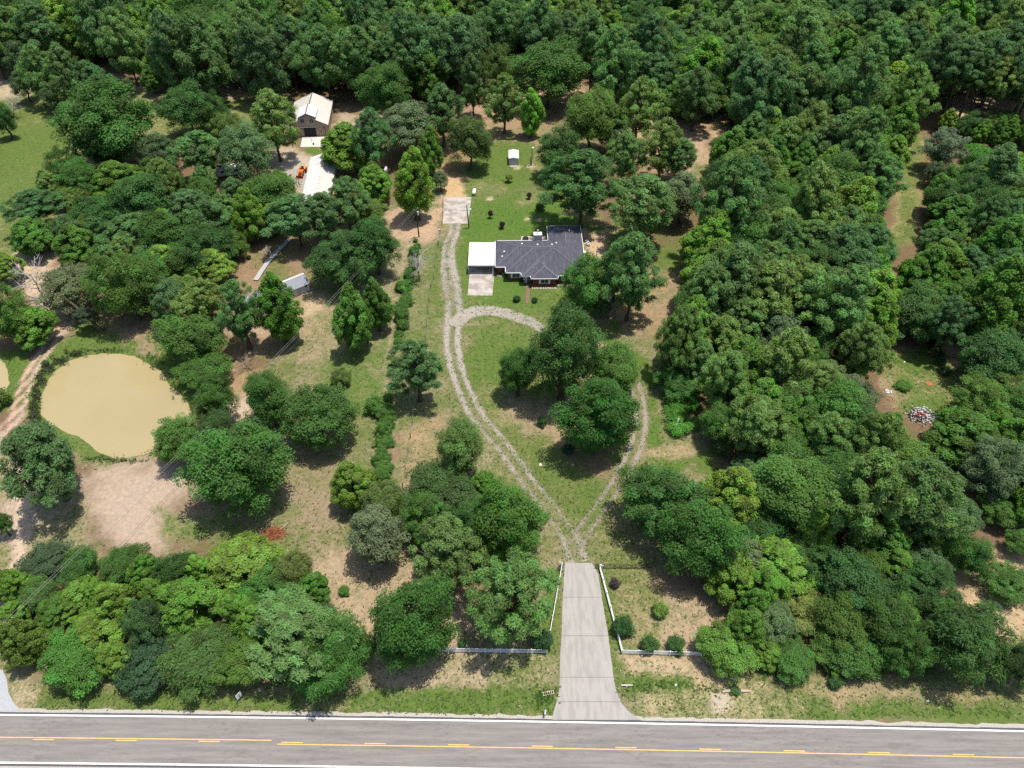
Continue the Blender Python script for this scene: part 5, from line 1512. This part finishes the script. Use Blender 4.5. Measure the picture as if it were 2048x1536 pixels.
# ------------------------------------------------------------------ orange tractor with front loader, two mowers
X, Y = g(603.5, 350)
t = thing('tractor', 'orange tractor with front loader parked by the long white building', 'tractor', (X, Y, .0), math.radians(-6))
b = MB(); b.box(0, .1, 1.05, .85, 1.9, .75, taper=.85); b.build('hood', M['orange'], t)
MB().box(0, 1.7, .75, .7, 1.5, .55).build('chassis', M['dull_red'], t)
for s in (-1, 1):
    b = MB(); b.lathe([(.5, -.2), (.66, -.2), (.66, .2), (.5, .2)], 18, 'x', (s * .85, 1.9, .66)); w_ = b.build('rear_wheel', M['tyre'], t)
    b = MB(); b.lathe([(.36, -.1), (.44, .22 * s), (.1, .24 * s)], 12, 'x', (s * .85, 1.9, .66)); b.build('rim', M['orange'], w_)
    b = MB(); b.lathe([(.3, -.14), (.4, -.14), (.4, .14), (.3, .14)], 14, 'x', (s * .65, -.5, .4)); b.build('front_wheel', M['tyre'], t)
    b = MB(); b.box(s * .86, 1.9, 1.42, .5, 1.5, .14); b.box(s * .86, 2.6, 1.2, .5, .14, .5); b.build('fender', M['orange'], t)
    b = MB(); b.tube([(s * .55, .9, 1.35), (s * .6, -.6, 1.3), (s * .6, -1.7, .5)], .09, 6); b.build('loader_arm', M['orange'], t)
    b = MB(); b.tube([(s * .55, 2.35, 1.2), (s * .55, 2.4, 2.45)], .05, 6); b.build('roll_bar', M['orange'], t)
MB().box(0, 2.4, 2.47, 1.2, .1, .1).build('roll_bar', M['orange'], t)
b = MB(); b.box(0, 1.75, 1.35, .55, .5, .16); b.box(0, 2.0, 1.65, .55, .12, .5); b.build('seat', M['tyre'], t)
b = MB(); b.tube([(0, 1.1, 1.35), (0, 1.25, 1.75)], .03, 5); b.lathe([(.2, 1.74), (.2, 1.79)], 12, 'z', (0, 1.25, 0)); b.build('steering_wheel', M['tyre'], t)
b = MB(); b.add([(-1.0, -2.4, .1), (1.0, -2.4, .1), (1.0, -1.75, .05), (-1.0, -1.75, .05), (-1.0, -1.7, .75), (1.0, -1.7, .75), (-1.0, -2.0, .8), (1.0, -2.0, .8)], [(0, 1, 2, 3), (3, 2, 5, 4), (4, 5, 7, 6), (0, 3, 4, 6), (1, 7, 5, 2)]); b.build('bucket', M['dull_red'], t)
def mower(px, py, lab, rz):
    X, Y = g(px, py)
    t = thing('riding_mower', lab, 'mower', (X, Y, 0), rz, 'orange riding mowers by the barn')
    b = MB(); b.box(0, -.5, .65, .7, .9, .4, taper=.85); b.build('hood', M['orange'], t)
    MB().box(0, .3, .25, 1.5, 1.0, .2).build('mower_deck', M['orange'], t)
    b = MB(); b.box(0, .45, .75, .5, .5, .14); b.box(0, .7, 1.0, .5, .1, .4); b.build('seat', M['tank'], t)
    for s in (-1, 1):
        b = MB(); b.lathe([(.3, -.13), (.3, .13)], 14, 'x', (s * .5, .75, .3)); b.build('rear_wheel', M['tyre'], t)
        b = MB(); b.lathe([(.2, -.09), (.2, .09)], 12, 'x', (s * .4, -.75, .2)); b.build('front_wheel', M['tyre'], t)
    b = MB(); b.tube([(0, -.1, .8), (0, .1, 1.1)], .03, 5); b.lathe([(.17, 1.1), (.17, 1.14)], 10, 'z', (0, .12, 0)); b.build('steering_wheel', M['tyre'], t)
mower(574, 290, 'orange riding mower on the grass left of the barn apron', .5)
mower(667, 203, 'orange riding mower in the shade behind the barn', 1.2)

# ------------------------------------------------------------------ propane tanks
def propane(px, py, lab, rz, L=2.6):
    X, Y = g(px, py)
    t = thing('propane_tank', lab, 'tank', (X, Y, 0), rz, 'white propane tanks')
    R = .5
    prof = [(.02, -L / 2)] + [(R * math.sin(a), -L / 2 + R * .8 * (1 - math.cos(a))) for a in (.5, 1.0, 1.57)] + [(R * math.sin(a), L / 2 - R * .8 * (1 - math.cos(a))) for a in (1.57, 1.0, .5)] + [(.02, L / 2)]
    b = MB(); b.lathe(prof, 18, 'y', (0, 0, .85)); b.build('tank', M['tank'], t)
    b = MB(); b.lathe([(.2, 1.3), (.2, 1.5), (.1, 1.55)], 12); b.build('valve_dome', M['tank'], t)
    for y in (-.8, .8):
        MB().box(0, y, .2, .7, .14, .42).build('leg', M['concrete_old'], t)
propane(948.5, 388, 'white propane tank on the lawn by the parking pad', math.radians(-4))
propane(772, 343, 'dull white propane tank in the shade of the left wood', math.radians(4))

# ------------------------------------------------------------------ poles and wires
def upole(px, py, h, lab, lean=0.0, trans=True):
    X, Y = g(px, py)
    t = thing('utility_pole', lab, 'utility pole', (X, Y, 0))
    b = MB(); b.tube([(0, 0, -.3), (lean * .5, 0, h * .5), (lean, 0, h)], [.19, .16, .12], 9); b.build('pole', M['pole_wood'], t)
    if trans:
        b = MB(); b.lathe([(.28, h - 1.9), (.30, h - 1.8), (.30, h - .95), (.2, h - .85)], 14, 'z', (lean + .42, -.05, 0)); b.build('transformer', M['galv'], t)
        b = MB(); b.box(lean, 0, h - .25, 1.5, .1, .1, .7); b.build('cross_arm', M['pole_wood'], t)
        for s in (-.6, 0, .6):
            b = MB(); b.lathe([(.05, 0), (.07, .1), (.03, .2)], 8, 'z', (lean + s * .76, s * .64, h - .2)); b.build('insulator', M['white'], t)
    return Vector((X + lean, Y, h))
pA = upole(838, 474, 8.8, 'dark utility pole with grey transformer beside the bright green tree', -.1)
pB = upole(66, 1296, 9.0, 'utility pole standing among the trees above the side road', 0.0)
for k, (s, dz) in enumerate(((-.6, 0), (.6, 0), (0, -1.6))):
    a, c_ = pA + Vector((s * .76, s * .64, dz - .02)), pB + Vector((s * .76, s * .64, dz - .02))
    b = MB(); b.tube([tuple(a.lerp(c_, i / 24) - Vector((0, 0, 1.6 * 4 * (i / 24) * (1 - i / 24)))) for i in range(25)], .022, 4)
    w_ = b.build('power_line', M['wire'])
    tag(w_, ('upper wire on the left side running from the transformer pole to the lower left', 'upper wire on the right side running from the transformer pole to the lower left', 'lowest wire slung from the transformer pole to the lower left')[k], 'wire', 'wires from the transformer pole')
pC = upole(938, 456, 7.2, 'dark leaning service pole at the corner of the parking pad', -.35, False)
X, Y = g(938, 456)
o = bpy.data.objects['utility_pole.002'] if 'utility_pole.002' in bpy.data.objects else None
b = MB(); b.tube([(-.25, 0, 5.9), (.5, -.2, 6.1)], .03, 5); b.build('lamp_arm', M['galv'], o); b = MB(); b.lathe([(.1, 5.85), (.24, 5.9), (.2, 6.12), (.06, 6.2)], 12, 'z', (.62, -.22, 0)); b.build('lamp_head', M['white'], o); MB().box(-.3, -.18, 5.0, .3, .2, .6).build('meter_box', M['galv'], o)
a_, c_ = pC, pA
b = MB(); b.tube([tuple(a_.lerp(c_ - Vector((0, 0, 1.2)), i / 12) - Vector((0, 0, .6 * 4 * (i / 12) * (1 - i / 12)))) for i in range(13)], .02, 4)
tag(b.build('power_line', M['wire']), 'thin wire between the transformer pole and the leaning service pole', 'wire')
X, Y = g(1063, 331)
o = thing('yard_light', 'tall dark light post with white head on the back lawn', 'lamp post', (X, Y, 0))
b = MB(); b.tube([(0, 0, -.1), (.12, 0, 5.7)], [.13, .10], 8); b.build('post', M['pole_wood'], o); b = MB(); b.tube([(.1, 0, 5.6), (.4, -.25, 5.9)], .04, 5); b.lathe([(.08, 5.75), (.3, 5.85), (.22, 6.05), (.05, 6.1)], 12, 'z', (.3, -.2, 0)); b.build('lamp_head', M['white'], o)
X, Y = g(1060.6, 331)
o = thing('short_post', 'shorter dark post close beside the yard light', 'post', (X, Y, 0)); b = MB(); b.tube([(0, 0, -.1), (0, 0, 2.7)], .1, 8); b.build('post', M['pole_wood'], o); MB().box(0, 0, 2.72, .24, .24, .05).build('cap', M['dark_wood'], o)
X, Y = g(1192.5, 514)
o = thing('clothes_post', 'lone dark post on the bare dirt right of the house', 'post', (X, Y, 0)); b = MB(); b.tube([(0, 0, -.1), (0.05, 0, 1.9)], .09, 8); b.build('post', M['dark_wood'], o); MB().box(.05, 0, 1.9, .8, .1, .1).build('cross_piece', M['pale_wood'], o)

# ------------------------------------------------------------------ white rail fences
def rail_fence(pts, lab, h=1.25, bay=2.44, mat=None, rails=3, name='rail_fence', grp=None, pw=.14):
    mat = mat or M['vinyl']
    W = [Vector(g3(*p)) for p in pts]
    o = thing(name, lab, 'fence', tuple(W[0]), 0, grp)
    for a, c in zip(W[:-1], W[1:]):
        d = c - a; n = max(1, round(d.length / bay)); ang = math.atan2(d.y, d.x)
        for k in range(n + 1):
            if k == 0 and a is not W[0]: continue
            p = a.lerp(c, k / n) - W[0]
            ps = MB().box(p.x, p.y, h / 2 + .02, pw, pw, h + .1, ang).build('post', mat, o)
            MB().box(p.x, p.y, h + .09, pw * 1.25, pw * 1.25, .05, ang, taper=.5).build('post_cap', mat, ps)
        for k in range(n):
            p = a.lerp(c, (k + .5) / n) - W[0]
            for q in range(rails):
                MB().box(p.x, p.y, h * (.26 + .34 * q), d.length / n - pw, .05, .15, ang).build('rail', mat, o)
    return o
rail_fence([(755, 1302), (1093.6, 1307)], 'long white rail fence left of the driveway facing the road', grp='white rail fences')
rail_fence([(1100, 1268), (1123.5, 1136)], 'slanting white rail fence along the left side of the driveway', grp='white rail fences')
rail_fence([(1199, 1138), (1244, 1307.5), (1402, 1312)], 'white rail fence bending round the right side of the driveway', grp='white rail fences')
rail_fence([(690, 1301), (754, 1302)], 'dark weathered rail fence joining the left end of the white fence', mat=M['dark_wood'], rails=2)
X, Y = g(753, 1296)
o = thing('old_gate_post', 'tall broken dark timber post at the end of the white fence', 'post', (X, Y, 0))
b = MB(); b.tube([(0, 0, -.2), (-.1, .25, 1.7), (-.25, .5, 3.0)], [.16, .13, .09], 7); b.build('post', M['dark_wood'], o); b = MB(); b.tube([(.2, 0, 0), (-.1, .25, 1.7)], .07, 5); b.build('strut', M['dark_wood'], o)
# black iron gate swung open along the fence, with its posts
def gate(px0, px1, py, lab):
    a, c = Vector(g3(px0, py)), Vector(g3(px1, py))
    o = thing('iron_gate', lab, 'gate', tuple(a))
    d = c - a; L_ = d.length; ang = math.atan2(d.y, d.x)
    def P_(u, z): return (d.x * u, d.y * u, z)
    b = MB()
    for z in (.25, 1.35): b.tube([P_(0, z), P_(1, z)], .045, 6)
    for u in (0, .33, .66, 1): b.tube([P_(u, .2), P_(u, 1.4)], .045, 6)
    b.build('frame', M['black_iron'], o)
    for u in (0, .33, .66):
        b = MB(); b.tube([P_(u, .25), P_(u + .165, 1.35), P_(u + .33, .25)], .035, 5); b.build('brace', M['black_iron'], o)
    for z in (.62, .98):
        b = MB(); b.tube([P_(0, z), P_(1, z)], .028, 5); b.build('bar', M['black_iron'], o)
gate(1206, 1303, 1137, 'long black braced gate lying open right of the driveway')
gate(1190, 1200, 1136.5, 'short black gate stub beside the right driveway post')
for px, py, lab in ((1121.5, 1132, 'dark keypad and lamp box on the left driveway post'), (1203.5, 1137, 'dark gate motor box on the right driveway post')):
    X, Y = g(px, py)
    o = thing('gate_box', lab, 'gate opener', (X, Y, 0), 0, 'boxes at the gate posts')
    b = MB(); b.box(0, .1, .45, .14, .14, .9); b.build('stand', M['white'], o); MB().box(0, .0, 1.0, .42, .32, .36).build('box', M['tank'], o); MB().box(0.02, 0, 1.21, .26, .22, .05).build('lid', M['black_iron'], o); MB().box(-.3, -.7, .15, .5, .45, .3).build('base_unit', M['black_iron'], o)

# wire fence down the left side of the drive
FEN = [(888, 353), (890, 378), (886, 404), (886, 428), (884, 449), (876, 492), (873, 511), (870, 534), (867, 555), (861, 575), (858, 600), (856, 625), (853, 650), (851, 678), (847, 712), (840, 755), (829, 812), (825, 842), (821, 872), (817, 902), (811, 937), (806, 972)]
W = [Vector(g3(x, y + 3)) for x, y in FEN]
o = thing('wire_fence', 'dark wire fence with thin posts along the left of the gravel drive', 'fence', tuple(W[0]))
for k, p in enumerate(W):
    q = p - W[0]
    b = MB(); b.tube([(q.x, q.y, -.1), (q.x + random.uniform(-.06, .06), q.y, 1.35)], .06 if k % 3 else .085, 6); b.build('post', M['dark_wood'], o)
for z in (.3, .6, .9, 1.2):
    b = MB(); b.tube([(p.x - W[0].x, p.y - W[0].y, z) for p in W], .012, 3); b.build('wire', M['wire'], o)
a, c = Vector(g3(879.5, 470)), Vector(g3(876.8, 491))
o = thing('mesh_gate', 'pale metal mesh gate in the wire fence', 'gate', tuple(a))
for u in (0, 1):
    p = (c - a) * u
    b = MB(); b.tube([(p.x, p.y, -.1), (p.x, p.y, 1.7)], .11, 8); ps = b.build('post', M['dark_wood'], o); b = MB(); b.lathe([(.12, 1.7), (.04, 1.8)], 8, 'z', (p.x, p.y, 0)); b.build('post_cap', M['white'], ps)
b = MB(); d = c - a
b.tube([(d.x * .05, d.y * .05, .2), (d.x * .95, d.y * .95, .2), (d.x * .95, d.y * .95, 1.3), (d.x * .05, d.y * .05, 1.3), (d.x * .05, d.y * .05, .2)], .035, 6); b.build('frame', M['galv'], o)
b = MB()
for k in range(14):
    u = .08 + .84 * k / 13; b.tube([(d.x * u, d.y * u, .2), (d.x * u, d.y * u, 1.3)], .012, 3)
b.build('mesh', M['galv'], o)
# fence along the far edge of the mown clearing
FE2 = [(232, 163), (262, 160), (292, 158), (322, 157), (352, 156), (382, 155), (412, 155), (440, 154)]
W = [Vector(g3(*p)) for p in FE2]
o = thing('field_fence', 'pale wire fence along the wood edge of the mown clearing', 'fence', tuple(W[0]))
for p in W:
    q = p - W[0]; b = MB(); b.tube([(q.x, q.y, 0), (q.x, q.y, 1.3)], .09, 6); b.build('post', M['pale_wood'], o)
for z in (.5, .85, 1.2):
    b = MB(); b.tube([(p.x - W[0].x, p.y - W[0].y, z) for p in W], .03, 3); b.build('wire', M['galv'], o)
for px, py, h, lab in ((306.5, 216, 2.2, 'single dark stake in the mown clearing'), (79.5, 1067, .9, 'single black stake leaning on the dry grass left of the sand')):
    X, Y = g(px, py)
    o = thing('stake', lab, 'stake', (X, Y, 0)); b = MB(); b.tube([(0, 0, -.1), (-.25, .1, h)], .08, 6); b.build('shaft', M['black_iron'], o); MB().box(-.25, .1, h, .18, .18, .08).build('cap', M['dark_wood'], o)

# ------------------------------------------------------------------ roadside things
X, Y = g(481.5, 1399)
o = thing('roadside_sign', 'white board sign on a short post by the road', 'sign', (X, Y, 0), math.radians(58))
b = MB(); b.tube([(0, 0, -.1), (-.02, .0, 1.0)], [.07, .07], 7); b.build('post', M['pole_wood'], o)
bd = MB().box(0, -.06, 1.45, .95, .04, 1.25).build('board', M['vinyl'], o)
for z, x, w in ((1.85, .12, .30), (1.62, -.05, .42), (1.28, .10, .34), (1.08, .02, .26)):
    MB().box(x, -.085, z, w, .012, .10).build('mark', M['black_iron'], bd)
X, Y = g(1090, 1431)
o = thing('mailbox', 'grey mailbox on a post by the road left of the driveway', 'mailbox', (X, Y, 0), math.radians(-10))
b = MB(); b.box(0, 0, .5, .1, .1, 1.0); b.build('post', M['dark_wood'], o)
b = MB()
prof = [(-.14, 0), (.14, 0), (.14, .16)] + [(.14 * math.cos(t_), .16 + .14 * math.sin(t_)) for t_ in (.5, 1.05, 1.57, 2.1, 2.64)] + [(-.14, .16)]
n = len(prof)
b.add([(x, -.36, 1.02 + z) for x, z in prof] + [(x, .36, 1.02 + z) for x, z in prof], [tuple(range(n)), tuple(range(2 * n - 1, n - 1, -1))] + [(i, n + i, n + (i + 1) % n, (i + 1) % n) for i in range(n)])
b.build('box', M['galv'], o); MB().box(.16, -.1, 1.3, .03, .2, .12).build('flag', M['dull_red'], o)
# culvert ends
p = [g3(1085, 1390), g3(1109, 1385)]
o = thing('culvert_grate', 'broken slatted culvert grate in the ditch left of the driveway', 'culvert', p[0], math.atan2(p[1][1] - p[0][1], p[1][0] - p[0][0]))
L_ = math.hypot(p[1][0] - p[0][0], p[1][1] - p[0][1])
for y in (-.2, .25): MB().box(L_ / 2, y, .16, L_, .09, .12).build('rail', M['pale_wood'], o)
for k in range(6): MB().box(L_ * (k + .5) / 6, .02, .22, .08, .62, .06).build('slat', M['pale_wood'], o)
MB().box(L_ / 2, .02, .03, L_ * .9, .4, .05).build('opening', M['dark_in'], o)
p = [g3(1243, 1373), g3(1267, 1372)]
o = thing('culvert_headwall', 'low concrete culvert end in the ditch right of the driveway', 'culvert', p[0])
MB().box(.85, .1, .14, 1.8, .26, .28).build('headwall', M['concrete_old'], o); MB().box(.45, -.05, .12, .55, .08, .24).build('opening', M['dark_in'], o); MB().box(.75, -.1, .12, .06, .1, .22).build('bar', M['white'], o)
X, Y = g(1444, 1384)
o = thing('fallen_log', 'pale weathered log lying at the wood edge by the road', 'log', (X, Y, 0), math.radians(2))
b = MB(); b.tube([(0, 0, .12), (1.3, .06, .2), (2.8, .0, .24), (4.4, -.06, .16)], [.12, .26, .28, .12], 9); b.build('trunk', M['pale_wood'], o); b = MB(); b.tube([(2.2, 0, .25), (2.6, .45, .5)], [.1, .05], 6); b.build('limb', M['pale_wood'], o)

# ------------------------------------------------------------------ red brush heap
X, Y = g(548, 1068)
o = thing('brush_heap', 'heap of reddish brown cut branches on the dry lawn', 'brush heap', (X, Y, 0))
rng = np.random.default_rng(3)
b = MB()
for k in range(230):
    cx, cy = rng.normal() * 1.0, rng.normal() * .75
    hgt = max(.05, 1.0 - .5 * math.hypot(cx, cy)) * rng.random()
    a_ = rng.normal(.55, .55); L_ = .5 + 1.1 * rng.random()
    dx, dy = math.cos(a_) * L_, math.sin(a_) * L_
    b.tube([(cx - dx * .6, cy - dy * .6, hgt * .7), (cx, cy, hgt + .08), (cx + dx * .6, cy + dy * .6, hgt * .8 + rng.normal() * .06)], [.03, .045, .015], 4)
kind(b.build('branches', M['red_brush'], o), 'stuff')
b = MB(); b.tube([(.9, .5, .4), (2.1, 2.2, .25)], [.06, .05], 6); b.build('pole', M['pale_wood'], o)
X, Y = g(462, 1084)
o = thing('branch_offcuts', 'few reddish branches lying apart left of the brush heap', 'branches', (X, Y, 0))
for k in range(4):
    b = MB(); b.tube([(-.6 + .25 * k, .9 - .3 * k, .1), (.2 + .2 * k, -.7 + .3 * k, .18)], [.07, .04], 5); b.build('branch', M['red_brush'], o)

# ------------------------------------------------------------------ debris heap and orange board on the right lawn
X, Y = g(1840, 832)
o = thing('debris_heap', 'heap of white and rusty scrap on the right lawn', 'debris heap', (X, Y, 0))
for nm, mt, n_, sz, sp in (('scrap', M['plaster'], 230, .30, 1.3), ('rusty_scrap', M['dull_red'], 26, .35, .6), ('dark_scrap', M['black_iron'], 190, .3, 1.2)):
    b = MB()
    for k in range(n_):
        x, y = rng.normal() * sp + (.5 if nm == 'scrap' else -.3), rng.normal() * sp * .85
        b.box(x, y, max(.06, .6 - .22 * math.hypot(x, y)) * rng.random() + .06, sz * rng.uniform(.5, 1.6), sz * rng.uniform(.3, 1), .08 + .12 * rng.random(), rng.random() * 6.3)
    kind(b.build(nm, mt, o), 'stuff')
X, Y = g(1858.5, 768)
o = thing('orange_board', 'rusty orange board lying on the right lawn in tree shade', 'board', (X, Y, .04), .3)
MB().box(0, 0, .03, 1.35, 1.15, .05).build('board', M['rust'], o); MB().box(0, .0, .075, 1.1, .08, .03).build('batten', M['rust'], o)
X, Y = g(1776, 784)
o = thing('white_scrap', 'crumpled white sheeting on the lawn at the right wood edge', 'sheeting', (X, Y, 0))
b = MB()
for k in range(9): b.box(rng.normal() * .35, rng.normal() * .3, .1 + .15 * rng.random(), .5, .25, .1, rng.random() * 6, taper=.5)
b.build('sheet', M['white'], o)
for px, py, lab in ((1809, 724, 'white scrap of litter on the far part of the right lawn'), (1873, 710, 'white litter by the dark ditch line of the right lawn'), (2030, 837, 'white litter by the leafy vines near the grey roof'), (1352, 1370, 'white litter on the verge right of the driveway'), (993, 1020 - 38, 'white litter at the edge of the gravel drive'), (1081, 928, 'white litter on the lower part of the round lawn'), (1856, 1402, 'white litter on the verge below the right wood')):
    X, Y = g(px, py)
    o = MB().box(0, 0, .06, .42, .3, .14, .4, taper=.6).build('litter', M['white']); o.location = (X, Y, 0); tag(o, lab, 'litter', 'scraps of white litter')
# dark overgrown fence line on the right lawn
FR = [(1866, 690), (1872, 705), (1880, 722), (1888, 740)]
for k, (x, y) in enumerate(FR):
    shrub(x, y + 6, 24, (.04, .085, .028), 'dark weedy bush on the right lawn fence line, %s its far end' % ('nearest', 'second from', 'third from', 'farthest from')[k], 'hedge_bush', 'bush', .7, 'bushes of the right lawn fence line', k)

# ------------------------------------------------------------------ round the house
X, Y = g(1165, 522)
o = thing('air_conditioner', 'white air conditioner unit against the right house wall', 'air conditioner', (X, Y, 0))
MB().box(0, 0, .45, 1.0, 1.0, .9).build('case', M['white'], o); b = MB(); b.lathe([(.38, .905), (.38, .93)], 18); b.build('fan_grille', M['black_iron'], o)
X, Y = g(1051, 479.5)
o = thing('fire_pit', 'round black fire pit on the back patio', 'fire pit', (X, Y, .05)); b = MB(); b.lathe([(.4, 0), (.75, .45), (.8, .5), (.6, .42)], 20); b.build('bowl', M['black_iron'], o); b = MB(); b.lathe([(.86, .44), (.86, .5)], 20); b.build('rim', M['black_iron'], o)
for px, py, lab in ((1173, 490, 'white round flower pot nearest the house on the right dirt'), (1176, 488, 'white round flower pot farther right on the dirt'), (1174, 485, 'white round flower pot rearmost on the right dirt'), (1178, 492, 'pale round flower pot lowest on the right dirt')):
    X, Y = g(px, py)
    o = thing('flower_pot', lab, 'flower pot', (X, Y, 0), 0, 'pots on the dirt right of the house')
    b = MB(); b.lathe([(.22, 0), (.38, .5), (.40, .52), (.3, .48)], 14); b.build('pot', M['white'], o); b = MB(); b.lathe([(.3, .46), (.28, .5)], 12); b.build('earth', M['dark_in'], o)
for px, py, lab in ((1179, 504, 'grey stone lying near the flower pots'), (1166, 500, 'pale stepping stone by the right house wall'), (1168.5, 503, 'pale stepping stone farther from the right house wall'), (1081, 930, 'pale stone on the lawn below the round lawn oak'), (608 - 6, 552, 'pale stump left of the shed roof')):
    X, Y = g(px, py)
    b = MB(); b.lathe([(.30, 0), (.33, .08), (.22, .16)], 9); o = b.build('stone', M['stone']); o.location = (X, Y, 0); tag(o, lab, 'stone')
X, Y = g(1050, 571)
print('OBJ', len(bpy.data.objects))
